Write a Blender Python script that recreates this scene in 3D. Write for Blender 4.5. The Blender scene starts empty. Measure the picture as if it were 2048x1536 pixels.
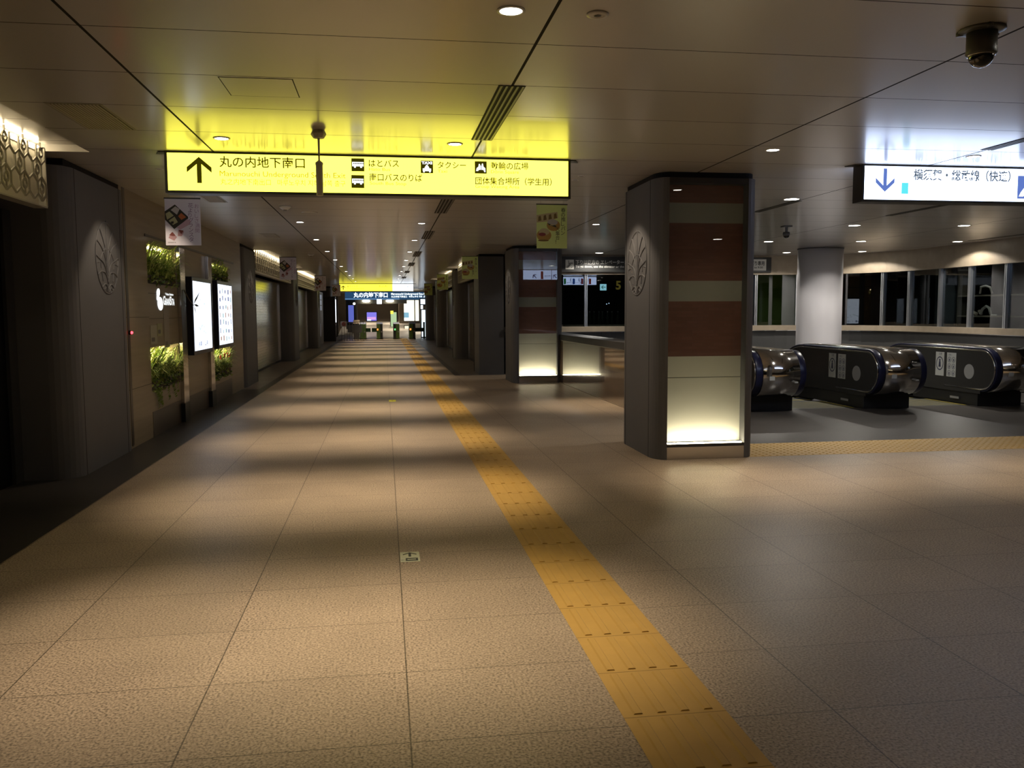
import bpy, bmesh, math, random
from math import sin, cos, pi, radians, atan2, sqrt, hypot
from mathutils import Vector, Matrix
random.seed(7)
SC = bpy.context.scene
COL = SC.collection

# ------------------------------------------------------------------ camera, world, exposure
F, YAW, PITCH, ROLL, H = 1712.7, .1471, .0842, -.0045, 1.517
fw = Vector((sin(YAW) * cos(PITCH), cos(YAW) * cos(PITCH), -sin(PITCH)))
rt0 = Vector((cos(YAW), -sin(YAW), 0)); up0 = rt0.cross(fw)
rt = rt0 * cos(ROLL) + up0 * sin(ROLL); up = up0 * cos(ROLL) - rt0 * sin(ROLL)
cd = bpy.data.cameras.new('camera'); cam = bpy.data.objects.new('camera', cd); COL.objects.link(cam)
cd.sensor_fit = 'HORIZONTAL'; cd.sensor_width = 36; cd.lens = F * 36 / 2048; cd.clip_start = .05; cd.clip_end = 300
mw = Matrix((rt, up, -fw)).transposed().to_4x4(); mw.translation = (0, 0, H); cam.matrix_world = mw
SC.camera = cam
wd = bpy.data.worlds.new('world'); SC.world = wd; wd.use_nodes = True
wd.node_tree.nodes['Background'].inputs[0].default_value = (.9, .85, .75, 1)
wd.node_tree.nodes['Background'].inputs[1].default_value = .012
vs = SC.view_settings
vs.view_transform = 'Standard'; vs.look = 'None'; vs.gamma = 1; vs.use_curve_mapping = False; vs.exposure = 0.0
SC.cycles.max_bounces = 7; SC.cycles.diffuse_bounces = 3; SC.cycles.glossy_bounces = 4; SC.cycles.transparent_max_bounces = 8

ZC = 2.9                                   # ceiling height
WARM, NEUT = (1, .80, .58), (1, .94, .86)
NARROW_W, WIDE_W = 345, 13

# ------------------------------------------------------------------ materials
MATS = {}
def nodes_of(name):
    m = bpy.data.materials.new(name); m.use_nodes = True
    nt = m.node_tree; b = nt.nodes['Principled BSDF']
    return m, nt, b
def mat(name, col=(.5, .5, .5), rough=.5, metal=0, spec=.5, emit=None, es=1, coat=0, crough=.05, vary=0, vscale=20, bump=0, stretch=None, ior=None):
    if name in MATS: return MATS[name]
    m, nt, b = nodes_of(name)
    b.inputs['Base Color'].default_value = (*col, 1); b.inputs['Roughness'].default_value = rough
    b.inputs['Metallic'].default_value = metal; b.inputs['Specular IOR Level'].default_value = spec
    b.inputs['Coat Weight'].default_value = coat; b.inputs['Coat Roughness'].default_value = crough
    if ior: b.inputs['IOR'].default_value = ior
    if emit:
        b.inputs['Emission Color'].default_value = (*emit, 1); b.inputs['Emission Strength'].default_value = es
    if vary or bump:
        tc = nt.nodes.new('ShaderNodeTexCoord'); mp = nt.nodes.new('ShaderNodeMapping')
        nt.links.new(tc.outputs['Object'], mp.inputs[0])
        if stretch: mp.inputs['Scale'].default_value = stretch
        n = nt.nodes.new('ShaderNodeTexNoise'); n.inputs['Scale'].default_value = vscale; n.inputs['Detail'].default_value = 4
        nt.links.new(mp.outputs[0], n.inputs[0])
        if vary:
            mx = nt.nodes.new('ShaderNodeMix'); mx.data_type = 'RGBA'
            mx.inputs[6].default_value = (*[c * (1 - vary) for c in col], 1); mx.inputs[7].default_value = (*[min(1, c * (1 + vary)) for c in col], 1)
            nt.links.new(n.outputs[0], mx.inputs[0]); nt.links.new(mx.outputs[2], b.inputs['Base Color'])
        if bump:
            bp = nt.nodes.new('ShaderNodeBump'); bp.inputs['Strength'].default_value = bump; bp.inputs['Distance'].default_value = .002
            nt.links.new(n.outputs[0], bp.inputs['Height']); nt.links.new(bp.outputs[0], b.inputs['Normal'])
    MATS[name] = m; return m
def math_node(nt, op, a, b=None, c=None):
    n = nt.nodes.new('ShaderNodeMath'); n.operation = op
    for i, v in enumerate((a, b, c)):
        if v is None: continue
        if isinstance(v, (int, float)): n.inputs[i].default_value = v
        else: nt.links.new(v, n.inputs[i])
    return n.outputs[0]
def joint(nt, coord, origin, pitch, width):
    """1 inside a joint line repeated at origin + k * pitch"""
    a = math_node(nt, 'SUBTRACT', coord, origin); a = math_node(nt, 'DIVIDE', a, pitch)
    a = math_node(nt, 'ADD', a, 1000.5); a = math_node(nt, 'FRACT', a); a = math_node(nt, 'SUBTRACT', a, .5)
    a = math_node(nt, 'ABSOLUTE', a)
    return math_node(nt, 'LESS_THAN', a, width / 2 / pitch)
def granite(name, c1, c2, rough, jx=True, scale=1.0):
    m, nt, b = nodes_of(name)
    tc = nt.nodes.new('ShaderNodeTexCoord'); sp = nt.nodes.new('ShaderNodeSeparateXYZ'); nt.links.new(tc.outputs['Object'], sp.inputs[0])
    n1 = nt.nodes.new('ShaderNodeTexNoise'); n1.inputs['Scale'].default_value = 95 * scale; n1.inputs['Detail'].default_value = 5
    n2 = nt.nodes.new('ShaderNodeTexNoise'); n2.inputs['Scale'].default_value = 2.2; n2.inputs['Detail'].default_value = 3
    for n in (n1, n2): nt.links.new(tc.outputs['Object'], n.inputs[0])
    r = nt.nodes.new('ShaderNodeValToRGB'); e = r.color_ramp.elements
    e[0].position = .36; e[0].color = (*[c * .5 for c in c1], 1); e[1].position = .64; e[1].color = (*c2, 1)
    k = r.color_ramp.elements.new(.47); k.color = (*c1, 1)
    nt.links.new(n1.outputs[0], r.inputs[0])
    v = math_node(nt, 'MULTIPLY_ADD', n2.outputs[0], .35, .82)
    # slab to slab variation
    if jx:
        fx = math_node(nt, 'FLOOR', math_node(nt, 'DIVIDE', math_node(nt, 'SUBTRACT', sp.outputs[0], .067), .8))
        fy = math_node(nt, 'FLOOR', math_node(nt, 'DIVIDE', math_node(nt, 'SUBTRACT', sp.outputs[1], 2.934), .6))
        cb = nt.nodes.new('ShaderNodeCombineXYZ'); nt.links.new(fx, cb.inputs[0]); nt.links.new(fy, cb.inputs[1])
        wn = nt.nodes.new('ShaderNodeTexWhiteNoise'); nt.links.new(cb.outputs[0], wn.inputs[0])
        v = math_node(nt, 'MULTIPLY', v, math_node(nt, 'MULTIPLY_ADD', wn.outputs[0], .10, .95))
        j = math_node(nt, 'MAXIMUM', joint(nt, sp.outputs[0], .067, .8, .006), joint(nt, sp.outputs[1], 2.934, .6, .0045))
        v = math_node(nt, 'MULTIPLY', v, math_node(nt, 'MULTIPLY_ADD', j, -.68, 1))
    mx = nt.nodes.new('ShaderNodeMix'); mx.data_type = 'RGBA'; mx.blend_type = 'MULTIPLY'; mx.inputs[0].default_value = 1
    nt.links.new(r.outputs[0], mx.inputs[6]); nt.links.new(v, mx.inputs[7]); nt.links.new(mx.outputs[2], b.inputs['Base Color'])
    b.inputs['Roughness'].default_value = rough; b.inputs['Specular IOR Level'].default_value = .3
    bp = nt.nodes.new('ShaderNodeBump'); bp.inputs['Strength'].default_value = .12; bp.inputs['Distance'].default_value = .001
    nt.links.new(n1.outputs[0], bp.inputs['Height']); nt.links.new(bp.outputs[0], b.inputs['Normal'])
    MATS[name] = m; return m
def ceiling_mat():
    m, nt, b = nodes_of('ceiling_panel')
    tc = nt.nodes.new('ShaderNodeTexCoord'); sp = nt.nodes.new('ShaderNodeSeparateXYZ'); nt.links.new(tc.outputs['Object'], sp.inputs[0])
    j = joint(nt, sp.outputs[1], 4.51, .82, .0085)
    for x in (-1.43, .80, 3.13, 5.2, 7.36, 9.55, 11.75):
        d = math_node(nt, 'ABSOLUTE', math_node(nt, 'SUBTRACT', sp.outputs[0], x))
        j = math_node(nt, 'MAXIMUM', j, math_node(nt, 'LESS_THAN', d, .0085))
    fy = math_node(nt, 'FLOOR', math_node(nt, 'DIVIDE', math_node(nt, 'SUBTRACT', sp.outputs[1], 4.51), .82))
    wn = nt.nodes.new('ShaderNodeTexWhiteNoise'); wn.noise_dimensions = '1D'; nt.links.new(fy, wn.inputs[1])
    v = math_node(nt, 'MULTIPLY_ADD', wn.outputs[0], .06, .97)
    v = math_node(nt, 'MULTIPLY', v, math_node(nt, 'MULTIPLY_ADD', j, -.93, 1))
    mx = nt.nodes.new('ShaderNodeMix'); mx.data_type = 'RGBA'; mx.blend_type = 'MULTIPLY'; mx.inputs[0].default_value = 1
    mx.inputs[6].default_value = (.55, .52, .475, 1); nt.links.new(v, mx.inputs[7]); nt.links.new(mx.outputs[2], b.inputs['Base Color'])
    rg = math_node(nt, 'MULTIPLY_ADD', j, .3, .36); nt.links.new(rg, b.inputs['Roughness'])
    nt.links.new(math_node(nt, 'MULTIPLY_ADD', j, -.9, .9), b.inputs['Specular IOR Level'])
    b.inputs['Metallic'].default_value = .3; b.inputs['Coat Roughness'].default_value = .15
    nt.links.new(math_node(nt, 'MULTIPLY_ADD', j, -.55, .55), b.inputs['Coat Weight'])
    MATS['ceiling_panel'] = m; return m
def brick_mat():
    m, nt, b = nodes_of('brick'); tc = nt.nodes.new('ShaderNodeTexCoord')
    sp = nt.nodes.new('ShaderNodeSeparateXYZ'); cb = nt.nodes.new('ShaderNodeCombineXYZ')
    nt.links.new(tc.outputs['Object'], sp.inputs[0]); nt.links.new(sp.outputs[0], cb.inputs[0]); nt.links.new(sp.outputs[2], cb.inputs[1])
    br = nt.nodes.new('ShaderNodeTexBrick'); nt.links.new(cb.outputs[0], br.inputs[0])
    br.inputs['Color1'].default_value = (.25, .11, .088, 1); br.inputs['Color2'].default_value = (.21, .092, .073, 1); br.inputs['Mortar'].default_value = (.19, .10, .08, 1)
    br.inputs['Scale'].default_value = 1; br.inputs['Brick Width'].default_value = .115; br.inputs['Row Height'].default_value = .033
    br.inputs['Mortar Size'].default_value = .002
    nt.links.new(br.outputs[0], b.inputs['Base Color']); b.inputs['Roughness'].default_value = .6
    MATS['brick'] = m; return m
def glass_mat(name, tint=(.9, .93, .92), base=.0, rough=0):
    m = bpy.data.materials.new(name); m.use_nodes = True; nt = m.node_tree; nt.nodes.clear()
    o = nt.nodes.new('ShaderNodeOutputMaterial'); t = nt.nodes.new('ShaderNodeBsdfTransparent'); g = nt.nodes.new('ShaderNodeBsdfGlossy')
    t.inputs[0].default_value = (*tint, 1); g.inputs['Roughness'].default_value = rough
    f = nt.nodes.new('ShaderNodeFresnel'); gm = nt.nodes.new('ShaderNodeNewGeometry')
    nt.links.new(math_node(nt, 'MULTIPLY_ADD', gm.outputs['Backfacing'], 1 / 1.5 - 1.5, 1.5), f.inputs[0])   # the same reflection from either side of the thin pane
    fac = math_node(nt, 'ADD', f.outputs[0], base); mx = nt.nodes.new('ShaderNodeMixShader')
    nt.links.new(fac, mx.inputs[0]); nt.links.new(t.outputs[0], mx.inputs[1]); nt.links.new(g.outputs[0], mx.inputs[2]); nt.links.new(mx.outputs[0], o.inputs[0])
    MATS[name] = m; return m
def emit(name, col, s):
    if name in MATS: return MATS[name]
    m = bpy.data.materials.new(name); m.use_nodes = True; nt = m.node_tree; nt.nodes.clear()
    o = nt.nodes.new('ShaderNodeOutputMaterial'); e = nt.nodes.new('ShaderNodeEmission')
    e.inputs[0].default_value = (*col, 1); e.inputs[1].default_value = s; nt.links.new(e.outputs[0], o.inputs[0])
    MATS[name] = m; return m

FLOOR = granite('granite_floor', (.285, .225, .16), (.43, .345, .25), .42)
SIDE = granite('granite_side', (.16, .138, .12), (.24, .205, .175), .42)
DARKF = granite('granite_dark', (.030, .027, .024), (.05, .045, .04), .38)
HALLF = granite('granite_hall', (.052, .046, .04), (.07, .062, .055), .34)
CEIL = ceiling_mat()
BRICK = brick_mat()
DM = mat('dark_metal', (.112, .112, .116), .55, 0, .3, vary=.08, vscale=3)
DM2 = mat('darker_metal', (.042, .041, .040), .4, .2, .4)
BLK = mat('black_gap', (.006, .006, .006), .7, 0, .2)
STEEL = mat('brushed_steel', (.55, .53, .50), .22, 1, .5)
DRUM = mat('drum_steel', (.62, .60, .57), .10, 1, .5)
MIRR = mat('polished_steel', (.62, .60, .57), .13, 1, .5)
FROST = mat('frosted_panel', (.72, .71, .62), .55)
CREAM = mat('cream_band', (.40, .385, .34), .55, vary=.05)
GLASS = glass_mat('clear_glass')
WGLASS = glass_mat('window_glass', (.62, .66, .66), .04)
TACT = mat('tactile_yellow', (.43, .265, .062), .55, 0, .4, vary=.10, vscale=9)
YEL = emit('sign_yellow', (1, .91, .09), 2.9)
WHT = emit('sign_white', (.60, .72, 1.0), 4.6)
SIGNINK = emit('sign_ink', (.12, .10, .0), .35)
SIGNFAINT = emit('sign_faint_ink', (.8, .62, .0), .75)
SIGNBLUE = emit('sign_blue_ink', (.15, .25, .72), .8)
SIGNGREY = emit('sign_grey_ink', (.45, .5, .55), .9)
HOUS = mat('sign_housing', (.05, .05, .048), .4, .3)
LENS = emit('lamp_lens', (1, .93, .80), 26)
TRIMW = mat('lamp_trim', (.6, .57, .52), .4)
STONE = mat('beige_stone', (.30, .245, .175), .4, 0, .5, vary=.22, vscale=6)
POLB = mat('polished_brown_stone', (.13, .085, .05), .12, 0, .8, vary=.5, vscale=2.0, stretch=(1, .5, 3), coat=1, crough=.02)
WOODW = mat('wall_panel', (.235, .19, .12), .40, 0, .4, vary=.25, vscale=2.5, stretch=(1, .35, 9), coat=.12, crough=.1)
WOODD = mat('wall_panel_dark', (.05, .038, .028), .35, 0, .5)
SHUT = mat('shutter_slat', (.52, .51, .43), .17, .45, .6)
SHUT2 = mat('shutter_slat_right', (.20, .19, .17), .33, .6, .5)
BACKP = mat('fascia_backing', (.62, .58, .48), .5)
LATT = mat('fascia_lattice', (.30, .28, .22), .45, .3)
STRIP = emit('led_strip', (1, .82, .52), 17)
STRIPC = emit('led_strip_column', (1, .83, .58), 45)
WHITEP = mat('white_plaster', (.74, .72, .74), .45)
RUB = mat('navy_handrail', (.008, .010, .035), .28, 0, .5)
BPAN = mat('black_glass_panel', (.036, .035, .032), .2, 0, .5)
BSKIRT = mat('black_skirt', (.012, .012, .012), .4)
STK = mat('sticker_white', (.42, .43, .40), .5)
STKINK = mat('sticker_ink', (.03, .035, .07), .5)
GREYD = mat('grey_disc', (.26, .26, .25), .5)
PAPER = mat('banner_white', (.68, .66, .74), .6)
PAPERG = mat('banner_green', (.66, .80, .27), .6)

# ------------------------------------------------------------------ mesh helpers
ORG = {}
class MB:
    def __init__(s): s.v = []; s.f = []; s.m = []; s.k = 0; s.sm = []; s.smooth = False
    def add(s, vs, fs):
        o = len(s.v); s.v += [tuple(p) for p in vs]
        for f in fs: s.f.append([i + o for i in f]); s.m.append(s.k); s.sm.append(s.smooth)
        return s
    def box(s, x0, x1, y0, y1, z0, z1):
        P = [(x, y, z) for x in (x0, x1) for y in (y0, y1) for z in (z0, z1)]
        return s.add(P, [(0, 1, 3, 2), (4, 6, 7, 5), (0, 4, 5, 1), (2, 3, 7, 6), (0, 2, 6, 4), (1, 5, 7, 3)])
    def quad(s, *p): return s.add(p, [tuple(range(len(p)))])
    def slab(s, P, u, v, w, h, t):
        """a plate: corner P, extents u*w, v*h, thickness t along u x v"""
        P, u, v = Vector(P), Vector(u).normalized(), Vector(v).normalized(); n = u.cross(v)
        q = [P + u * a + v * b + n * c for a in (0, w) for b in (0, h) for c in (0, t)]
        return s.add(q, [(0, 1, 3, 2), (4, 6, 7, 5), (0, 4, 5, 1), (2, 3, 7, 6), (0, 2, 6, 4), (1, 5, 7, 3)])
    def prism(s, poly, a, b, axis='z'):
        n = len(poly)
        def pt(p, h): return {'z': (p[0], p[1], h), 'x': (h, p[0], p[1]), 'y': (p[0], h, p[1])}[axis]
        V = [pt(p, a) for p in poly] + [pt(p, b) for p in poly]
        Fc = [(i, (i + 1) % n, n + (i + 1) % n, n + i) for i in range(n)] + [tuple(range(n))[::-1], tuple(range(n, 2 * n))]
        return s.add(V, Fc)
    def lathe(s, c, prof, n=24, axis='z'):
        """prof = [(radius, height)] about the axis through c"""
        V = []; Fc = []
        for r, h in prof:
            for i in range(n):
                a = 2 * pi * i / n; q = {'z': (r * cos(a), r * sin(a), h), 'y': (r * cos(a), h, r * sin(a)), 'x': (h, r * cos(a), r * sin(a))}[axis]
                V.append((c[0] + q[0], c[1] + q[1], c[2] + q[2]))
        for j in range(len(prof) - 1):
            for i in range(n): Fc.append((j * n + i, j * n + (i + 1) % n, (j + 1) * n + (i + 1) % n, (j + 1) * n + i))
        Fc.append(tuple(range(n))); Fc.append(tuple(range((len(prof) - 1) * n, len(prof) * n)))
        return s.add(V, Fc)
    def tube(s, pts, r, n=6, r1=None):
        pts = [Vector(p) for p in pts]; V = []; Fc = []; L = len(pts)
        for i, p in enumerate(pts):
            d = (pts[min(i + 1, L - 1)] - pts[max(i - 1, 0)]).normalized()
            a = Vector((0, 0, 1)) if abs(d.z) < .9 else Vector((1, 0, 0)); x = d.cross(a).normalized(); y = d.cross(x)
            rr = r if r1 is None else r + (r1 - r) * i / (L - 1)
            for k in range(n): t = 2 * pi * k / n; V.append(p + x * cos(t) * rr + y * sin(t) * rr)
        for i in range(L - 1):
            for k in range(n): Fc.append((i * n + k, i * n + (k + 1) % n, (i + 1) * n + (k + 1) % n, (i + 1) * n + k))
        Fc += [tuple(range(n)), tuple(range((L - 1) * n, L * n))]
        return s.add(V, Fc)
    def ball(s, c, r, n=12, sc=(1, 1, 1)):
        V = [(c[0], c[1], c[2] + r * sc[2])]; Fc = []; R = n // 2
        for j in range(1, R):
            for i in range(n):
                a, b = 2 * pi * i / n, pi * j / R
                V.append((c[0] + r * sc[0] * cos(a) * sin(b), c[1] + r * sc[1] * sin(a) * sin(b), c[2] + r * sc[2] * cos(b)))
        V.append((c[0], c[1], c[2] - r * sc[2])); e = len(V) - 1
        for i in range(n):
            k = (i + 1) % n; Fc.append((0, 1 + i, 1 + k)); Fc.append((e, e - n + k, e - n + i))
            for j in range(R - 2): Fc.append((1 + j * n + i, 1 + (j + 1) * n + i, 1 + (j + 1) * n + k, 1 + j * n + k))
        return s.add(V, Fc)
    def band(s, path, x0, x1, ti, to, axis='x'):
        """ribbon of thickness ti inward / to outward of a (y, z) path, wide from x0 to x1"""
        L = len(path); A = []; B = []
        for i in range(L):
            p, q = path[max(i - 1, 0)], path[min(i + 1, L - 1)]; d = hypot(q[0] - p[0], q[1] - p[1]); n = ((q[1] - p[1]) / d, -(q[0] - p[0]) / d)
            A.append((path[i][0] + n[0] * to, path[i][1] + n[1] * to)); B.append((path[i][0] - n[0] * ti, path[i][1] - n[1] * ti))
        V = [(x, *p) for x in (x0, x1) for p in A] + [(x, *p) for x in (x0, x1) for p in B]
        Fc = []
        for i in range(L - 1):
            Fc += [(i, i + 1, L + i + 1, L + i), (2 * L + i, 3 * L + i, 3 * L + i + 1, 2 * L + i + 1), (i, 2 * L + i, 2 * L + i + 1, i + 1), (L + i, L + i + 1, 3 * L + i + 1, 3 * L + i)]
        Fc += [(0, L, 3 * L, 2 * L), (L - 1, 3 * L - 1, 4 * L - 1, 2 * L - 1)]
        return s.add(V, Fc)
    def text(s, body, P, u=(1, 0, 0), v=(0, 0, 1), h=.1, w=None, align='L', bold=0):
        V, Fc, wd_, lo, hi = glyphs(body, bold)
        sc = h / .92; sx = sc if w is None else w / wd_
        P, u, v = Vector(P), Vector(u).normalized(), Vector(v).normalized()
        off = {'L': 0, 'C': -wd_ / 2, 'R': -wd_}[align]
        return s.add([P + u * ((x + off) * sx) + v * ((y + .08) * sc) for x, y in V], Fc)
    def build(s, name, mats, parent=None, bevel=0, seg=2, label=None):
        og = Vector(ORG.get(parent.name, (0, 0, 0))) if parent else Vector((0, 0, 0))
        me = bpy.data.meshes.new(name); me.from_pydata([tuple(Vector(p) - og) for p in s.v], [], s.f); me.update()
        mats = mats if isinstance(mats, (list, tuple)) else [mats]
        for m in mats: me.materials.append(m)
        me.polygons.foreach_set('material_index', s.m); me.polygons.foreach_set('use_smooth', s.sm)
        bm = bmesh.new(); bm.from_mesh(me); bmesh.ops.recalc_face_normals(bm, faces=bm.faces); bm.to_mesh(me); bm.free()
        o = bpy.data.objects.new(name, me); COL.objects.link(o)
        if parent: o.parent = parent; ORG[o.name] = tuple(og)
        if bevel:
            b = o.modifiers.new('bevel', 'BEVEL'); b.width = bevel; b.segments = seg; b.limit_method = 'ANGLE'; b.angle_limit = radians(40)
        if label: o['label'] = label
        return o
_G = {}
def glyphs(body, bold=0):
    key = (body, bold)
    if key not in _G:
        c = bpy.data.curves.new('glyphs', 'FONT'); c.body = body; c.resolution_u = 3; c.offset = bold
        o = bpy.data.objects.new('glyphs', c); COL.objects.link(o)
        me = bpy.data.meshes.new_from_object(o.evaluated_get(bpy.context.evaluated_depsgraph_get()))
        V = [(p.co.x, p.co.y) for p in me.vertices]; Fc = [tuple(p.vertices) for p in me.polygons]
        bpy.data.objects.remove(o); bpy.data.curves.remove(c); bpy.data.meshes.remove(me)
        x0 = min(p[0] for p in V); x1 = max(p[0] for p in V)
        _G[key] = ([(x - x0, y) for x, y in V], Fc, x1 - x0, min(p[1] for p in V), max(p[1] for p in V))
    return _G[key]
def tag(o, label, cat, group=None, kind=None):
    o['label'] = label; o['category'] = cat
    if group: o['group'] = group
    if kind: o['kind'] = kind
    return o
def thing(name, loc, label, cat, group=None, kind=None):
    o = bpy.data.objects.new(name, None); COL.objects.link(o); o.location = loc; o.empty_display_size = .1
    ORG[o.name] = tuple(loc); return tag(o, label, cat, group, kind)
def struct(name, mb, m, parent=None, bevel=0):
    o = mb.build(name, m, parent, bevel); o['kind'] = 'structure'; return o
def dup(root, loc, label, group=None):
    r = root.copy(); COL.objects.link(r); r.location = loc; r['label'] = label; ORG[r.name] = tuple(loc)
    if group: r['group'] = group
    for ch in [k for k in root.children if k.type != 'LIGHT']:
        c = ch.copy(); COL.objects.link(c); c.parent = r
        for g in list(ch.children):
            d = g.copy(); COL.objects.link(d); d.parent = c
    return r
def spot(parent, loc, power, size, blend, col, rad=.04, aim=None):
    l = bpy.data.lights.new('lamp_light', 'SPOT'); l.energy = power; l.spot_size = radians(size); l.spot_blend = blend; l.color = col; l.shadow_soft_size = rad
    o = bpy.data.objects.new('lamp_light', l); COL.objects.link(o)
    og = Vector(ORG.get(parent.name, (0, 0, 0))) if parent else Vector((0, 0, 0))
    o.parent = parent; o.location = Vector(loc) - og
    if aim is not None: o.rotation_euler = (Vector(aim) - Vector(loc)).to_track_quat('-Z', 'Y').to_euler()
    return o
ORD = 'first second third fourth fifth sixth seventh eighth ninth tenth eleventh twelfth thirteenth fourteenth fifteenth sixteenth'.split()

# ------------------------------------------------------------------ floor
def rect(mb, x0, x1, y0, y1, z=0): return mb.quad((x0, y0, z), (x1, y0, z), (x1, y1, z), (x0, y1, z))
def floor_slab(name, rects, m, t=.06):
    b = MB()
    for r in rects: b.box(r[0], r[1], r[2], r[3], -t, r[4] if len(r) > 4 else 0)
    return struct(name, b, m)
floor_slab('floor', [(-2.34, .861, -14, 66), (1.261, 13, -14, 8.36), (1.261, 3.7, 8.36, 20.45), (1.261, 1.64, 20.45, 66), (.861, 1.261, 50.2, 66)], FLOOR)
floor_slab('floor_left_border', [(-2.5, -2.34, -14, 66), (-4.4, -2.5, -14, 17.6)], DARKF)  # dark stone border; its wide near part also carries unlit shade in the colour
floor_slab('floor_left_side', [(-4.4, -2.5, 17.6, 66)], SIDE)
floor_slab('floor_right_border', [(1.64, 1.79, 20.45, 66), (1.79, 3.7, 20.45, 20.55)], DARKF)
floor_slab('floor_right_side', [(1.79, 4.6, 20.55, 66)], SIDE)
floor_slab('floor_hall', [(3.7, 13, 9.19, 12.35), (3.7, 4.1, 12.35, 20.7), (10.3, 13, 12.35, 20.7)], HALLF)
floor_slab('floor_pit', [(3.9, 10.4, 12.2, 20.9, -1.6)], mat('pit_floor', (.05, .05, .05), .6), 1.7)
b = MB()                                                          # tactile guide strip, ridged blocks
b.box(.861, 1.261, -14, 50.2, -.06, .001)
y = -2.21
while y < 50:
    for k in range(4):
        xc = .861 + .062 + k * .092
        b.prism([(xc - .019, .001), (xc + .019, .001), (xc + .013, .006), (xc - .013, .006)], y + .022, y + .378, 'y')
    y += .4
yy = -2.21
b.k = 1
while yy < 22:
    b.box(.861, 1.261, yy - .0018, yy + .0018, 0, .0013); yy += .4
struct('floor_tactile_guide', b, [TACT, mat('tactile_joint', (.2, .12, .03), .7)])
b = MB(); b.box(3.7, 13, 8.36, 9.19, -.06, .001)                    # warning strip with domes in front of the escalators
for i in range(int((9.6 - 3.74) / .08)):
    for j in range(10):
        c = (3.74 + i * .08, 8.40 + j * .083, .001)
        b.lathe(c, [(.016, 0), (.010, .005)], 6)
struct('floor_tactile_warning', b, TACT)

# ------------------------------------------------------------------ ceiling with lit slots in front of the shop fascias
LEFT_BAYS = [(-8, 7.95), (19.75, 27.45), (29.35, 37.05)]
RIGHT_BAYS = [(21.95, 27.45), (28.9, 37.05)]
xs = [-4.4, -2.9, -2.48, 1.96, 2.36, 13.2]
ys = sorted(set([-14.2, 66] + [v for q in LEFT_BAYS + RIGHT_BAYS for v in q]))
def czone(i, j):
    yc = (ys[j] + ys[j + 1]) / 2
    if i == 1 and any(a < yc < c for a, c in LEFT_BAYS): return ZC + .06
    if i == 3 and any(a < yc < c for a, c in RIGHT_BAYS): return ZC + .06
    return ZC
b = MB()
for i in range(len(xs) - 1):
    for j in range(len(ys) - 1):
        z = czone(i, j); rect(b, xs[i], xs[i + 1], ys[j], ys[j + 1], z)
        if i + 1 < len(xs) - 1 and czone(i + 1, j) != z: q = sorted((z, czone(i + 1, j))); b.quad((xs[i + 1], ys[j], q[0]), (xs[i + 1], ys[j + 1], q[0]), (xs[i + 1], ys[j + 1], q[1]), (xs[i + 1], ys[j], q[1]))
        if j + 1 < len(ys) - 1 and czone(i, j + 1) != z: q = sorted((z, czone(i, j + 1))); b.quad((xs[i], ys[j + 1], q[0]), (xs[i + 1], ys[j + 1], q[0]), (xs[i + 1], ys[j + 1], q[1]), (xs[i], ys[j + 1], q[1]))
b.k = 1; b.box(-4.6, 13.4, -14.4, 66.2, 3.05, 3.12)
struct('ceiling', b, [CEIL, BLK])

# outer walls that close the place off
b = MB(); b.box(-4.6, 13.4, -14.4, -14.2, -.06, 3.05); struct('wall_rear', b, mat('rear_wall', (.10, .09, .08), .5))
b = MB(); b.box(13.05, 13.3, -14.2, 6.0, -.06, 3.05); struct('wall_right_front', b, mat('rear_wall'))

# ------------------------------------------------------------------ downlights and accent lamps
def downlight(loc, label, group, narrow=1.0, wide=1.0, col=WARM, big=1, tilt=0):
    global DL
    x, y = loc
    t = thing('downlight', (x, y, ZC), label, 'ceiling light', group) if DL is None else dup(DL, (x, y, ZC), label, group)
    if DL is None:
        DL = t
        m = MB(); m.smooth = True; m.lathe((x, y, ZC), [(.066, 0), (.066, -.004), (.053, -.006), (.052, -.001)], 28); r_ = m.build('trim_ring', TRIMW, t)
        m = MB(); m.lathe((x, y, ZC), [(.052, -.001), (.052, -.0035)], 28); m.build('lens', LENS, r_)
    if big != 1: t.scale = (big, big, 1)
    if narrow: spot(t, (x, y, ZC - .012), NARROW_W * narrow, 59, 1, col, aim=(x + tilt, y, 0) if tilt else None)
    if wide: spot(t, (x, y, ZC - .012), WIDE_W * wide, 124, .35, col)
    return t
DL = None
GL = 'round recessed downlights in the ceiling'
k = 0
for row, (x, nm, y0, y1) in enumerate([(-1.255, 'left', 0, 15), (.60, 'middle', 0, 15)]):
    for i in range(y0, y1):
        y = 4.0 + 3.2 * i - (.0 if i else -.03)
        downlight((x, y), '%s downlight from the camera in the corridor ceiling\'s %s row' % (ORD[i], nm), GL, tilt=.36 if x < 0 else -.2, narrow=1 if y < 14 else .85, wide=1 if y < 14 else .6)
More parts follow.
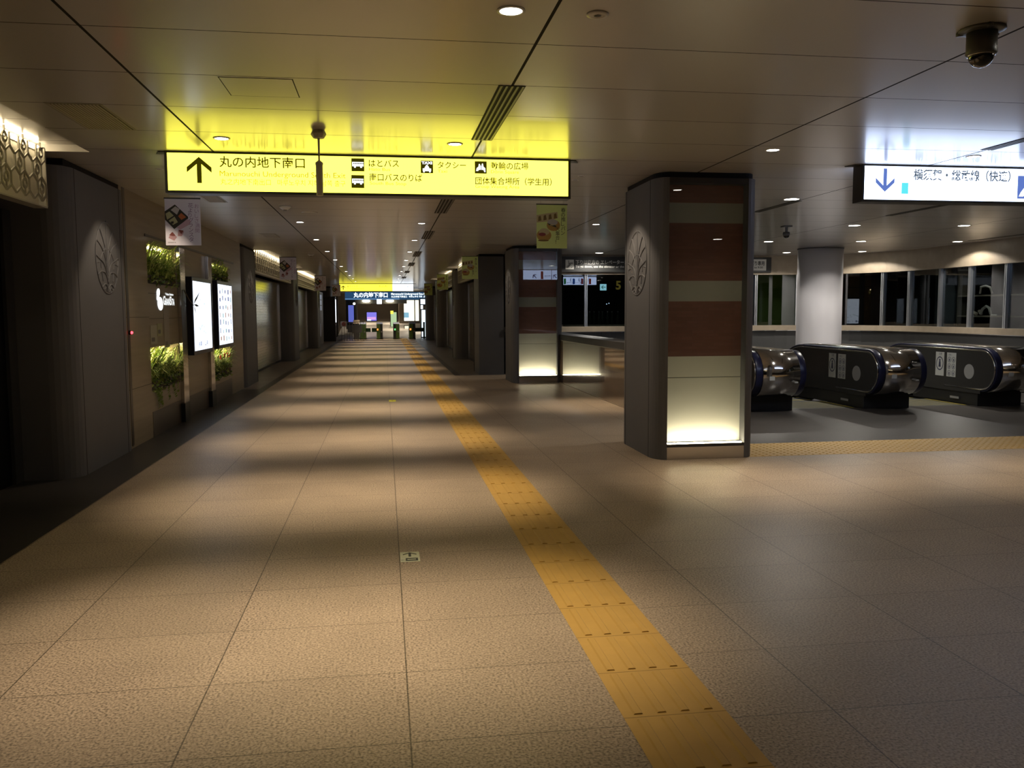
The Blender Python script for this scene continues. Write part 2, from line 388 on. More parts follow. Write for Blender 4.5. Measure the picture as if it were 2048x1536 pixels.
for i, (x, y, lb) in enumerate([(3.34, 7.12, 'lit downlight in the ceiling in front of the near brick column'), (3.36, 13.46, 'lit downlight in the ceiling between the two brick columns'),
        (5.04, 10.19, 'lit downlight behind the near brick column, beside the dark ceiling slot'), (7.63, 13.2, 'lit downlight above the escalators, left of the pair nearest the white column'),
        (9.48, 13.04, 'lit downlight above the escalators, the right one of the nearest pair'), (7.66, 16.44, 'lit downlight between the small bracket camera and the white column'),
        (9.52, 16.2, 'lit downlight just right of the top of the white column'), (11.56, 16.08, 'lit downlight close to the curved window wall on the right'),
        (9.55, 19.5, 'lit downlight left of the white column, close to the rear stone header'), (11.2, 19.0, 'lit downlight right of the white column, close to the rear stone header'),
        (5.07, 20.0, 'lit downlight above the dark escalator notice')]):
    far = i >= 2
    downlight((x, y), lb, GL, narrow=.5 if far else .85, wide=(5.5 if i == 6 else 9) if far else 1.5, col=NEUT if far else WARM, big=1.7 if far else 1)
for (x, y) in [(-1.255, .8), (.6, .8), (-1.255, -2.4), (.6, -2.4), (3.34, 3.9), (3.34, .7), (-1.255, -5.6), (.6, -5.6)]:  # overhead and behind, lighting the near floor
    downlight((x, y), 'downlight overhead or behind the viewpoint, outside the picture', GL, narrow=(.24 if y > 0 else .4) if x < 1 else .02, wide=.8 if x < 1 else .2)
for (x, y) in [(6.4, 3.9), (9.5, 3.9), (3.34, -2.5), (6.4, .7), (9.5, .7), (6.4, -2.5), (9.5, -2.5)]:
    downlight((x, y), 'dimmed downlight outside the picture over the floor to the right', GL, narrow=.02, wide=0, col=NEUT, big=1.7)
for (x, y) in [(5.3, 7.2), (7.0, 7.2), (8.8, 7.2), (10.6, 7.2)]:
    downlight((x, y), 'downlight outside the picture over the floor right of the columns', GL, narrow=.62, wide=.6)
AC = None
def accent(x, y, aim, label, power=16):
    global AC
    t = thing('accent_lamp', (x, y, ZC), label, 'ceiling light', 'pin-hole accent lamps beside the pillars') if AC is None else dup(AC, (x, y, ZC), label)
    if AC is None:
        AC = t
        m = MB(); m.smooth = True; m.lathe((x, y, ZC), [(.038, 0), (.038, -.004), (.030, -.004), (.028, .0)], 20); m.build('trim_ring', TRIMW, t)
        m = MB(); m.lathe((x, y, ZC), [(.028, -.001), (.028, -.002)], 16); m.build('lens', mat('pinhole_lens', (.5, .45, .4), .2, .5), t)
    if power: spot(t, (x, y, ZC - .02), power, 82, .45, WARM, .015, aim)
accent(-2.10, 9.12, (-2.85, 9.36, .6), 'tiny accent lamp in the ceiling above the near left pillar emblem, the further of two', 38)
accent(-2.12, 8.80, (-2.8, 9.0, 1.2), 'tiny accent lamp in the ceiling above the near left pillar emblem, the nearer of two', 0)
accent(2.02, 9.00, (2.75, 9.0, .6), 'tiny accent lamp beside the near brick column top, the further of two', 58)
accent(2.02, 8.72, (2.7, 8.7, 1.2), 'tiny accent lamp beside the near brick column top, the nearer of two', 0)
accent(2.02, 18.6, (2.75, 18.6, .6), 'tiny accent lamp in the ceiling beside the second brick column', 22)
accent(-2.10, 18.9, (-2.85, 18.9, .6), 'tiny accent lamp in the ceiling beside the second left pillar', 18)

# ------------------------------------------------------------------ palm emblem relief, pillars and columns
def emblem(parent, x, yc, zc, R, nx):
    """round palm-leaf relief on the face x, looking along nx"""
    m = MB(); m.smooth = True
    def P(u, v, d=.0): return (x + nx * d, yc + u * R, zc + v * R)
    def curve(pts, r):
        q = []
        for i in range(len(pts) - 1):
            p0, p1, p2, p3 = pts[max(i - 1, 0)], pts[i], pts[i + 1], pts[min(i + 2, len(pts) - 1)]
            for k in range(5):
                t = k / 5
                q.append(tuple(.5 * (2 * b_ + (c - a) * t + (2 * a - 5 * b_ + 4 * c - d) * t * t + (3 * b_ - a - 3 * c + d) * t ** 3) for a, b_, c, d in zip(p0, p1, p2, p3)))
        q.append(pts[-1]); m.tube([P(*a) for a in q], r * 1.25, 6)
    circ = [(cos(2 * pi * i / 40), sin(2 * pi * i / 40)) for i in range(41)]
    m.tube([P(*c) for c in circ], .0085, 6)
    m.tube([P(c[0] * .97, c[1] * .97) for c in circ], .005, 6)
    curve([(0, 1.06), (0, .6), (0, 0), (0, -.72)], .007)
    for sgn in (-1, 1):
        S = lambda L: [(a * sgn, c) for a, c in L]
        curve(S([(.58, .81), (.34, .56), (.16, .28), (.06, -.05), (0, -.4)]), .0075)
        curve(S([(.87, .47), (.56, .34), (.32, .17), (.14, -.1), (.02, -.5)]), .0075)
        curve(S([(.98, .05), (.72, -.03), (.36, -.14), (.16, -.32), (.0, -.6)]), .008)
        curve(S([(.86, -.5), (.62, -.40), (.3, -.40), (.12, -.5), (0, -.7)]), .008)
        curve(S([(0, .26), (.2, .245), (.32, .17), (.47, .07), (.58, -.05)]), .006)
        curve(S([(.58, -.12), (.57, -.24), (.55, -.3)]), .005)
        curve(S([(.52, -.42), (.48, -.55), (.44, -.66)]), .006)
        curve(S([(.99, -.19), (.86, -.15), (.70, -.14)]), .006)
        curve(S([(.5, -.84), (.36, -.75), (.2, -.74), (.08, -.84), (.03, -.97)]), .008)
        curve(S([(.34, -.9), (.22, -.84), (.12, -.95)]), .007)
    return m.build('emblem', DM, parent)
def rrect(x0, x1, y0, y1, a, c, corners='abcd', n=7):
    """rounded rectangle, corners a=(x0,y0) b=(x1,y0) c=(x1,y1) d=(x0,y1)"""
    out = []
    for nm, cx, cy, sx, sy, s0 in (('a', x0, y0, 1, 1, pi), ('b', x1, y0, -1, 1, 1.5 * pi), ('c', x1, y1, -1, -1, 0), ('d', x0, y1, 1, -1, .5 * pi)):
        if nm not in corners: out.append((cx, cy)); continue
        for i in range(n + 1):
            t = s0 + i / n * pi / 2; out.append((cx + sx * a + cos(t) * a, cy + sy * c + sin(t) * c))
    return out
def display_column(x0, y0, label):
    """panelled column with a lit brick showcase front; x0, y0 is the front left corner"""
    X1, Y1 = x0 + 1.09, y0 + 1.3; pl, pr = x0 + .13, x0 + .96; A, B = .13, .21
    t = thing('display_column', ((x0 + X1) / 2, (y0 + Y1) / 2, 0), label, 'column', 'brick display columns', 'thing')
    o = rrect(x0, X1, y0, Y1, A, B)
    poly = o[:8] + [(pl, y0 + .002), (pl, y0 + .15), (pr, y0 + .15), (pr, y0 + .002)] + o[8:]
    m = MB(); m.smooth = False; m.prism(poly, 0, 2.845)
    m.k = 1
    for yy in (y0 + B + .008, Y1 - B - .008):
        m.box(x0 - .0015, x0 + .01, yy - .004, yy + .004, 0, 2.845); m.box(X1 - .01, X1 + .0015, yy - .004, yy + .004, 0, 2.845)
    m.build('cladding', [DM, BLK], t)
    m = MB(); m.prism(rrect(x0 + .02, X1 - .02, y0 + .02, Y1 - .02, A, B), 2.845, 2.9); m.build('shadow_gap', BLK, t)
    yb = y0 + .13
    m = MB(); m.box(pl, pr, y0 + .004, y0 + .148, 2.79, 2.845); m.build('head_frame', DM2, t)
    for z0, z1 in ((1.05, 1.615), (1.824, 2.408), (2.611, 2.79)):
        m = MB(); m.box(pl, pr, yb, yb + .02, z0, z1); m.build('brick_panel', BRICK, t)
    for z0, z1 in ((1.615, 1.824), (2.408, 2.611)):
        m = MB(); m.box(pl, pr, yb, yb + .02, z0, z1); m.build('pale_band', CREAM, t)
    m = MB(); m.box(pl, pr, yb, yb + .02, .835, 1.05); m.box(pl, pr, yb, yb + .02, .165, .829); m.build('frosted_panel', FROST, t)
    m = MB(); m.box(pl, pr, y0 + .006, y0 + .149, .128, .158); m.build('sill', DM2, t)
    m = MB(); m.box(pl + .02, pr - .02, y0 + .022, y0 + .062, .158, .166); m.build('light_strip', STRIPC, t)
    m = MB(); m.box(pl, pr, y0 + .003, y0 + .148, 0, .128); m.build('plinth', STEEL, t, .002)
    m = MB(); m.box(pl, pr, y0 + .010, y0 + .014, .160, 2.79); m.build('glass_cover', GLASS, t)
    emblem(t, x0, y0 + .66, 2.03, .34, -1)
    return t
display_column(2.70, 8.33, 'near dark column with a brick and white showcase front glowing at its foot')
display_column(2.68, 17.93, 'far dark column with a brick and white showcase front, beside the polished parapet')
def pillar(name, x0, x1, y0, y1, face, label, corners, emb=None, grp='dark metal pillars between the shop fronts'):
    t = thing(name, ((x0 + x1) / 2, (y0 + y1) / 2, 0), label, 'pillar', grp, 'thing')
    fx = x1 if face > 0 else x0
    m = MB(); m.prism(rrect(x0, x1, y0, y1, .22, .22, corners), 0, 2.845); m.k = 1
    for yy in (y0 + .23, y1 - .1): m.box(fx - .01 if face > 0 else fx - .0015, fx + .0015 if face > 0 else fx + .01, yy - .004, yy + .004, 0, 2.845)
    m.build('cladding', [DM, BLK], t)
    m = MB(); m.box(x0 + .02, x1 - .02, y0 + .02, y1 - .02, 2.845, 2.899); m.build('shadow_gap', BLK, t)
    if emb: emblem(t, fx, emb, 2.08, .36, face)
    return t
lp = ['near left pillar with palm emblem, before the planted wall', 'second left pillar with palm emblem, just past the lit screens', 'third left pillar from the camera, after the first roller shutter', 'fourth left pillar from the camera, after the second roller shutter', 'furthest left pillar, by the crowd barrier']
for i in range(5): pillar('shop_pillar', -3.5, -2.8, 8.27 + 9.6 * i, 9.93 + 9.6 * i if i != 1 else 19.65, 1, lp[i], 'b', 9.36 + 9.6 * i)
pillar('shop_pillar', 2.25, 2.86, 20.6, 21.9, -1, 'nearest right-hand pillar, wide dark end panel left of the far brick column', 'd')
rp = ['second right-hand pillar with palm emblem, between two shuttered shops', 'third right-hand pillar down the corridor, below the far green banner', 'furthest right-hand pillar before the ticket gates']
for i in range(3): pillar('shop_pillar', 2.25, 3.3, 27.5 + 9.6 * i, 28.85 + 9.6 * i, -1, rp[i], 'ad', 28.2 + 9.6 * i)

# ------------------------------------------------------------------ shop fronts: fascias with lattice, shutters
def fascia(x, y0, y1, nx, label, fine=True):
    """lattice screen on a lit backing, hung above a shop front; nx points into the corridor"""
    t = thing('lattice_fascia', (x, (y0 + y1) / 2, 2.43), label, 'fascia', 'lit lattice fascias above the shop fronts')
    z0, z1 = 2.43, 2.93; xb = x - nx * .07
    m = MB(); m.box(min(xb, xb - nx * .04), max(xb, xb - nx * .04), y0, y1, z0, z1 + .02); m.build('backing', BACKP, t)
    m = MB(); e = (min(x, x - nx * .11), max(x, x - nx * .11))
    m.box(*e, y0, y1, z0 - .012, z0); m.box(*e, y0 - .008, y0, z0, z1); m.box(*e, y1, y1 + .008, z0, z1); m.build('edge_frame', mat('fascia_edge', (.45, .43, .38), .4, .3), t)
    m = MB(); xa, xc = sorted((x, x - nx * .012))
    R = .1; W = R * sqrt(3); r = 0; zc = z1 - .06
    while zc > z0 - R:
        n = int((y1 - y0) / W) + 2
        for i in range(n):
            yc = y0 + i * W + (W / 2 if r % 2 else 0)
            pts = [(yc + R * cos(pi / 6 + k * pi / 3), zc + R * sin(pi / 6 + k * pi / 3)) for k in range(6)]
            for k in ((0, 1, 5) if fine else (0, 1, 5)):
                p, q = pts[k], pts[(k + 1) % 6]
                if not all(y0 <= a[0] <= y1 and z0 <= a[1] <= z1 for a in (p, q)): continue
                d = Vector((q[0] - p[0], q[1] - p[1])).normalized() * .008; nn = (-d[1], d[0])
                m.prism([(p[0] + nn[0], p[1] + nn[1]), (q[0] + nn[0], q[1] + nn[1]), (q[0] - nn[0], q[1] - nn[1]), (p[0] - nn[0], p[1] - nn[1])], xa, xc, 'x')
            if fine and (i + r) % 2 == 0 and y0 + .07 < yc < y1 - .07 and z0 + .06 < zc < z1 - .05:
                c8 = [(cos(a * pi / 6), sin(a * pi / 6)) for a in range(12)]
                for a in range(12):
                    p, q = c8[a], c8[(a + 1) % 12]; ri, ro = .026, .045
                    m.prism([(yc + p[0] * ri, zc + p[1] * ri), (yc + p[0] * ro, zc + p[1] * ro), (yc + q[0] * ro, zc + q[1] * ro), (yc + q[0] * ri, zc + q[1] * ri)], xa, xc, 'x')
                m.box(xa, xc, yc - .005, yc + .005, zc - .085, zc - .045); m.box(xa, xc, yc - .005, yc + .005, zc + .045, zc + .085)
        zc -= R * 1.5; r += 1
    m.build('lattice', LATT, t)
    m = MB(); yy = y0 + .04
    xa, xc = sorted((x - nx * .025, x - nx * .05))
    while yy < y1 - .08: m.box(xa, xc, yy, yy + .075, z1 - .012, z1); yy += .12
    m.build('light_strip', STRIP, t)
    return t
def shutter(x, y0, y1, nx, label, m_sl, z1=2.43):
    t = thing('roller_shutter', (x, (y0 + y1) / 2, 0), label, 'shutter', 'closed roller shutters of the shops')
    m = MB(); n = int(z1 / .075); prof = []
    for i in range(n):
        z = .06 + i * (z1 - .06) / n; h = (z1 - .06) / n
        prof += [(x + nx * .004, z), (x + nx * .010, z + .003), (x + nx * .010, z + h - .004), (x + nx * .004, z + h - .0015)]
    for i in range(len(prof) - 1):
        p, q = prof[i], prof[i + 1]; m.quad((p[0], y0 + .06, p[1]), (p[0], y1 - .06, p[1]), (q[0], y1 - .06, q[1]), (q[0], y0 + .06, q[1]))
    m.build('slat_curtain', m_sl, t)
    for yy in (y0, y1 - .07):
        m = MB(); m.box(min(x - nx * .05, x + nx * .05), max(x - nx * .05, x + nx * .05), yy, yy + .07, 0, z1); m.build('guide_rail', STEEL if yy > y0 else DM2, t)
    m = MB(); m.box(min(x - nx * .02, x + nx * .03), max(x - nx * .02, x + nx * .03), y0 + .07, y1 - .07, 0, .06); m.build('bottom_rail', DM2, t)
    return t
fascia(-2.84, -6, 7.95, 1, 'nearest lattice fascia on the left, hexagon screen lit along its top edge')
fascia(-2.84, 19.75, 27.4, 1, 'lattice fascia above the first roller shutter on the left')
fascia(-2.84, 29.4, 37.0, 1, 'lattice fascia above the second roller shutter on the left', False)
fascia(2.33, 22.0, 27.4, -1, 'lattice fascia above the nearest right-hand shutter', False)
fascia(2.33, 28.95, 37.0, -1, 'lattice fascia above the further right-hand shutter', False)
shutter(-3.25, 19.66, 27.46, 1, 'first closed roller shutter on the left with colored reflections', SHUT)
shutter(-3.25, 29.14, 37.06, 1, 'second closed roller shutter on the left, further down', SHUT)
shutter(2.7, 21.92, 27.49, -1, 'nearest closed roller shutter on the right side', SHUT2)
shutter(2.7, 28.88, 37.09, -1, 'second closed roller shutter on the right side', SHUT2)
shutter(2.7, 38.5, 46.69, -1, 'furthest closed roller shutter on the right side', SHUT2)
b = MB(); b.box(-4.4, -3.505, 8.3, 66, -.06, 3.05); struct('wall_left', b, mat('shop_back', (.02, .02, .02), .6)); b = MB(); b.box(-4.4, -4.3, -14.2, 8.3, -.06, 3.05); struct('wall_left_front', b, mat('shop_back'))
b = MB(); b.box(3.36, 3.5, 21.9, 50, -.06, 3.05); struct('wall_right', b, mat('shop_back'))
# dark glazed shop front at the far left
t = thing('glass_door', (-3.3, 6, 0), 'unlit black glazed shop front at the left edge of the picture', 'door')
m = MB(); m.box(-3.32, -3.30, -6, 8.27, 0, 2.43); leaf = m.build('glass_leaf', mat('black_glass', (.004, .004, .004), .25, 0, .3), t)
m = MB(); m.box(-3.36, -3.27, 8.1, 8.27, 0, 2.43); m.box(-3.36, -3.27, 5.2, 5.28, 0, 2.43); m.build('door_frame', DM2, t)
m = MB(); m.box(-3.30, -3.26, 7.72, 7.80, 1.70, 1.72); m.build('handle', STEEL, leaf)
m = MB(); m.lathe((-3.30, 7.75, .78), [(.05, 0), (.05, .015), (.035, .02)], 18, 'x'); m.build('lock', DM, leaf)

# ------------------------------------------------------------------ planted feature wall on the left
WX = -2.83
NICHES = [(10.98, 12.42, 1.88, 2.36), (14.74, 16.42, 2.07, 2.35), (10.98, 12.44, .56, 1.10), (14.74, 16.42, .40, .90)]
b = MB()
ycuts = [9.935, 10.98, 12.43, 14.74, 16.42, 17.86]
for a, c in zip(ycuts[:-1], ycuts[1:]):
    nz = sorted((n[2], n[3]) for n in NICHES if abs(n[0] - a) < .1)
    z = 0
    for lo, hi in nz + [(ZC, ZC)]:
        b.box(-3.35, WX, a, c, z, lo); z = hi
b.box(-3.5, -3.34, 9.935, 17.86, 0, ZC)
struct('wall_left_feature', b, WOODW)
b = MB(); b.box(WX, WX + .004, 10.97, 16.5, .0, .31); struct('baseboard_left', b, WOODD)
b = MB(); b.box(WX, WX + .004, 10.06, 10.15, .03, 2.9); struct('trim_1', b, mat('brown_slot', (.03, .018, .010), .3))
b = MB(); b.box(WX, WX + .012, 10.9, 17.0, 2.44, 2.47); struct('trim_2', b, WOODD)
b = MB()
for z in (1.47, .66): b.box(WX, WX + .0015, 9.93, 10.98, z, z + .004)
for z in (1.76, 1.45): b.box(WX, WX + .0015, 10.98, 12.43, z, z + .004)
struct('trim_3', b, BLK)
for i, (y0, y1, lb) in enumerate([(12.46, 12.75, 'polished steel strip pilaster with black foot, left of the two'), (14.38, 14.68, 'polished steel strip pilaster with black foot, between the two lit screens')]):
    t = thing('steel_pilaster', (WX, y0, 0), lb, 'pilaster', 'steel pilasters on the planted wall')
    m = MB(); m.box(WX, WX + .05, y0, y1, .26, 2.42); m.build('panel', MIRR, t, .003)
    m = MB(); m.box(WX, WX + .06, y0 - .03, y1, 0, .26); m.build('foot', BSKIRT, t)
def screen(y0, y1, z0, z1, label):
    t = thing('display_screen', (WX, (y0 + y1) / 2, z0), label, 'screen', 'lit advertising screens on the planted wall')
    m = MB(); m.box(WX, WX + .09, y0 - .05, y1 + .05, z0 - .06, z1 + .06); m.build('bezel', mat('screen_bezel', (.012, .012, .02), .3), t, .004)
    m = MB(); m.box(WX + .09, WX + .093, y0, y1, z0, z1); d = m.build('display', emit('screen_glow', (.78, .86, 1.0), 1.75), t)
    return d, WX + .0945
t, xf = screen(13.03, 14.30, .965, 1.985, 'left lit screen with a nearly white page and dark caption')
U = (0, 1, 0); INK, INKP = emit('screen_ink', (.10, .12, .3), 1), emit('screen_ink_pale', (.62, .75, .85), 1.2)
m = MB(); m.text('JR東 ・ 山手', (xf, 13.28, 1.02), U, h=.075, w=.68, bold=.01); m.build('caption', INK, t)
for i in range(14):
    m = MB(); m.slab((xf, 13.3 + random.random() * .75, 1.55 + random.random() * .25), U, (0, 0, 1), .02 + random.random() * .03, .02, .001); m.build('small_picture', INKP, t)
for i in range(8):
    m = MB(); m.slab((xf, 13.3 + random.random() * .5, 1.18 + random.random() * .16), U, (0, 0, 1), .05, .03, .001); m.build('small_picture', INKP, t)
t, xf = screen(14.93, 16.22, .98, 2.0, 'right lit screen showing a grid of small product pictures')
GRID = [emit('grid_grey', (.25, .27, .42), 1), emit('grid_brown', (.5, .32, .25), 1), emit('grid_green', (.4, .55, .6), 1)]
for r in range(7):
    for c in range(5):
        m = MB(); a = .05 + random.random() * .07
        m.slab((xf, 14.98 + c * .25 + random.random() * .07, 1.03 + r * .135 + random.random() * .03), U, (0, 0, 1), a, .05 + random.random() * .045, .001); m.build('product_picture', random.choice((GRID[0], GRID[0], GRID[1], GRID[2])), t)
# wall logo
t = thing('lit_logo_sign', (WX, 11.85, 1.57), 'white glowing wall logo of two ovals and lettering', 'sign')
m = MB(); xf = WX + .006
def oval(m, yc, zc, ry, rz, tilt=0, n=20):
    pts = [(yc + ry * cos(a) * cos(tilt) - rz * sin(a) * sin(tilt), zc + ry * cos(a) * sin(tilt) + rz * sin(a) * cos(tilt)) for a in [2 * pi * i / n for i in range(n)]]
    m.prism(pts, WX, xf, 'x')
oval(m, 11.52, 1.64, .125, .085, -.1); oval(m, 11.44, 1.775, .075, .052, .4); oval(m, 11.40, 1.72, .045, .03, .9)
m.build('mark', emit('logo_white', (.92, .97, 1), 1.5), t)
LW = emit('logo_white', (1, 1, 1), 1)
for body, y_, h_, w_ in [('G', 11.675, .135, .105), ('RAN', 11.79, .105, .215), ('S', 12.015, .135, .085), ('TA', 12.11, .105, .15)]:
    m = MB(); m.text(body, (xf, y_, 1.615), U, h=h_ * 1.1, w=w_, bold=.012); m.build('lettering', LW, t)
m = MB(); m.text('Tokyo Station', (xf, 11.79, 1.752), U, h=.035, w=.42, bold=.02); m.build('small_lettering', LW, t)
for y0, y1, z0, z1, c, lb in [(11.0, 11.3, 1.14, 1.37, (.34, .32, .24), 'cream notice plate on the planted wall, left of two others'), (11.32, 11.56, 1.23, 1.39, (.30, .29, .15), 'yellowish notice plate on the planted wall, upper middle'), (11.66, 11.92, 1.07, 1.56, (.25, .22, .18), 'tall pale notice strip on the planted wall below the logo')]:
    t = thing('notice_plate', (WX, y0, z0), lb, 'notice', 'plates below the wall logo')
    m = MB(); m.box(WX, WX + .006, y0, y1, z0, z1); m.build('plate', mat('plate%g' % y0, c, .5), t)
    m = MB(); m.k = 0; m.slab((WX + .007, y0 + .03, z0 + .03), U, (0, 0, 1), (y1 - y0) * .5, .05, .001); m.build('print', WOODD, t)
t = thing('indicator_lamp', (WX, 10.12, 1.30), 'small glowing red indicator lamp on the dark vertical slot', 'lamp')
m = MB(); m.lathe((WX + .004, 10.115, 1.303), [(.026, 0), (.026, .012), (.018, .02)], 16, 'x'); m.build('bezel', BLK, t)
m = MB(); m.smooth = True; m.ball((WX + .03, 10.115, 1.303), .016, 12); m.build('lens', emit('red_led', (1, .02, .03), 14), t)
# planters
def planter(n, label, seed, flowers=0, trail=0):
    y0, y1, z0, z1 = n; rnd = random.Random(seed)
    t = thing('niche_plant', (WX - .15, (y0 + y1) / 2, z0), label, 'plant', 'planters in the niches of the left wall')
    m = MB(); m.box(WX - .30, WX - .04, y0 + .05, y1 - .05, z0 + .001, z0 + .12); m.build('trough', mat('trough', (.06, .05, .04), .6), t)
    m = MB()
    for i in range(620):
        base = Vector((WX - .22 + rnd.random() * .20, y0 + .06 + rnd.random() * (y1 - y0 - .12), z0 + .10 + rnd.random() * .05))
        az = rnd.uniform(-pi * .62, pi * .62); L = rnd.uniform(.18, .42) * min(1, (z1 - z0) / .5); w = rnd.uniform(.008, .018)
        d = Vector((cos(az), sin(az), 0)); lift = rnd.uniform(.5, 1.35); m.k = rnd.choice((0, 0, 1, 1, 2))
        pts = []
        for k in range(5):
            q = k / 4; pts.append(base + d * (L * q * .8) + Vector((0, 0, L * (2.1 * lift * q - (lift * .95 + .55) * q * q))))
        for p in pts: p.z = min(p.z, z1 - .012) if p.x < WX else p.z; p.y = min(max(p.y, y0 + .01), y1 - .01) if p.x < WX + .0 else p.y; p.x = max(p.x, -3.32)
        s = d.cross(Vector((0, 0, 1))) * w; V = []
        for k, p in enumerate(pts): q = (1 - (k / 4) ** 2) * (.5 + k * .3 if k < 2 else 1); V += [p + s * q, p - s * q]
        m.add(V, [(2 * k, 2 * k + 1, 2 * k + 3, 2 * k + 2) for k in range(4)])
    for i in range(260):
        p = Vector((WX - .12 + rnd.random() * .16, y0 + .05 + rnd.random() * (y1 - y0 - .1), z0 + .02 + rnd.random() * .20)); m.k = rnd.choice((0, 1, 2))
        if p.x > WX - .01: p.z -= .04
        a = Vector((rnd.uniform(-1, 1), rnd.uniform(-1, 1), rnd.uniform(-.6, 1))).normalized() * .03; c = a.cross(Vector((rnd.random(), rnd.random(), rnd.random()))).normalized() * .017
        m.add([p - a, p + c, p + a, p - c], [(0, 1, 2, 3)])
    for i in range(trail):
        p = Vector((WX + .015, y0 + .1 + rnd.random() * (y1 - y0 - .2), z0 + .04)); m.k = 0
        for k in range(rnd.randint(4, 9)):
            p = p + Vector((.002, rnd.uniform(-.02, .03), -.028)); a = Vector((.01, .022, rnd.uniform(-.01, .02))); c = Vector((.012, -.008, .02)); m.add([p - a, p + c, p + a, p - c], [(0, 1, 2, 3)])
    m.build('foliage', [mat('leaf_mid', (.24, .36, .07), .5), mat('leaf_light', (.44, .52, .14), .5), mat('leaf_dark', (.09, .17, .035), .5)], t)['kind'] = 'stuff'
    for i in range(flowers):
        m = MB(); c = Vector((WX + .03, y0 + .25 + rnd.random() * (y1 - y0) * .7, z1 - .15 + rnd.random() * .1))
        for k in range(6):
            a = k * pi / 3; m.ball(c + Vector((.012, .028 * cos(a), .028 * sin(a))), .022, 8, (.5, 1, 1))
        m.build('flower', mat('flower_red', (.75, .10, .04), .5), t)
    m = MB(); m.box(WX - .20, WX - .12, y0 + .1, y1 - .1, z1 - .012, z1 - .002); m.build('niche_light', emit('niche_glow', (1, .80, .40), 42), t)
planter(NICHES[0], 'bushy green plant in the upper niche above the wall logo', 3)
planter(NICHES[1], 'green plant in the upper niche above the right lit screen', 5)
planter(NICHES[2], 'ferny plant with trailing stems in the lower niche under the wall logo', 8, 0, 9)
planter(NICHES[3], 'plant with red flowers in the lower niche under the right lit screen', 11, 4)
t = thing('twig', (WX + .02, 12.62, 1.62), 'dry leafy twig sticking out over the left screen', 'twig')
m = MB(); m.tube([(WX + .06, 12.60, 1.84), (WX + .10, 12.75, 1.70), (WX + .10, 13.0, 1.63)], .008, 6, .004); m.build('stem', mat('twig_brown', (.10, .08, .05), .7), t)
for i, (dy, dz) in enumerate([(.36, .20), (.28, -.02), (.12, .12), (.06, -.14)]):
    m = MB(); p = Vector((WX + .11, 12.95, 1.64)); q = p + Vector((.02, dy, dz)); s = Vector((0, -dz, dy)).normalized() * .018; c = (p + q) / 2
    m.add([p, c + s, q, c - s], [(0, 1, 2, 3)]); m.build('leaf', mat('twig_leaf', (.05, .07, .05), .6), t)

# ------------------------------------------------------------------ hanging signs
def arrow(m, P, u, v, w, h):
    """arrow pointing along +v; P = centre of its foot"""
    P, u, v = Vector(P), Vector(u), Vector(v); q = lambda a, c: P + u * a + v * c
    s = w * .095
    m.add([q(-s, 0), q(s, 0), q(s, h * .86), q(-s, h * .86)], [(0, 1, 2, 3)])
    for g in (-1, 1): m.add([q(0, h), q(0, h * .80), q(g * w / 2, h * .40), q(g * w / 2, h * .60)], [(0, 1, 2, 3)])
def signbox(x0, x1, y, z0, z1, label, face_m, d=.16, cat='sign', mount=True):
    t = thing('direction_sign', ((x0 + x1) / 2, y + d / 2, z1), label, cat)
    m = MB(); m.box(x0, x1, y, y + .02, z0, z0 + .02); e = .022
    m = MB(); m.box(x0, x1, y + .004, y + d, z0, z1)
    m.box(x0, x1, y - .006, y + .004, z0, z0 + e); m.box(x0, x1, y - .006, y + .004, z1 - e * .6, z1); m.box(x0, x0 + e, y - .006, y + .004, z0 + e, z1 - e * .6); m.box(x1 - e, x1, y - .006, y + .004, z0 + e, z1 - e * .6)
    m.build('housing', HOUS, t)
    m = MB(); m.box(x0 + e, x1 - e, y, y + .0045, z0 + e, z1 - e * .6); m.build('face', face_m, t)
    if mount:
        m = MB(); m.prism([(x0 - .10, y + d * .9), (x1 + .10, y + d * .9), (x1 + .06, y + d * .2), (x0 - .06, y + d * .2)], z1 - .004, z1 + .012 if z1 + .012 < ZC else ZC); m.build('mount_plate', HOUS, t)
    return t
# near yellow sign
SY = 7.8
t = signbox(-1.835, 1.705, SY, 2.545, 2.897, 'long yellow lit sign hanging over the corridor with bus and taxi symbols', YEL)
yf = SY - .0015
def letter(t, m_, body, P, **k):
    q = MB(); q.text(body, P, **k); return q.build('lettering', m_, t)
def arrow_part(t, m_, *a):
    q = MB(); arrow(q, *a); return q.build('arrow', m_, t)
fc = [c for c in t.children if c.name.startswith('face')][0]
arrow_part(fc, SIGNINK, (-1.553, yf, 2.632), (1, 0, 0), (0, 0, 1), .205, .222)
for body, x, z, h, w in [('丸の内地下南口', -1.385, 2.772, .092, .72), ('はとバス', -.115, 2.798, .066, .265), ('南口バスのりば', -.11, 2.676, .066, .465), ('タクシー', .492, 2.796, .062, .255), ('動輪の広場', .972, 2.798, .064, .343), ('団体集合場所（学生用）', .83, 2.662, .064, .70)]:
    letter(fc, SIGNINK, body, (x, yf, z), h=h, w=w, bold=.012)
for body, x, z, h, w in [('Marunouchi Underground South Exit', -1.385, 2.690, .060, 1.068), ('丸之内地下南出口   마루노우치 지하 남쪽 출구', -1.380, 2.622, .052, 1.06), ('Hato Bus', -.113, 2.762, .036, .185), ('South Bus Stop', -.108, 2.64, .036, .32), ('Taxi', .492, 2.756, .036, .085), ('Dōrin Square', .972, 2.760, .036, .255), ('Group Waiting Area', .83, 2.628, .036, .40)]:
    letter(fc, SIGNFAINT, body, (x, yf, z), h=h, w=w)
WICON = emit('icon_white', (.95, .97, 1), 1.6)
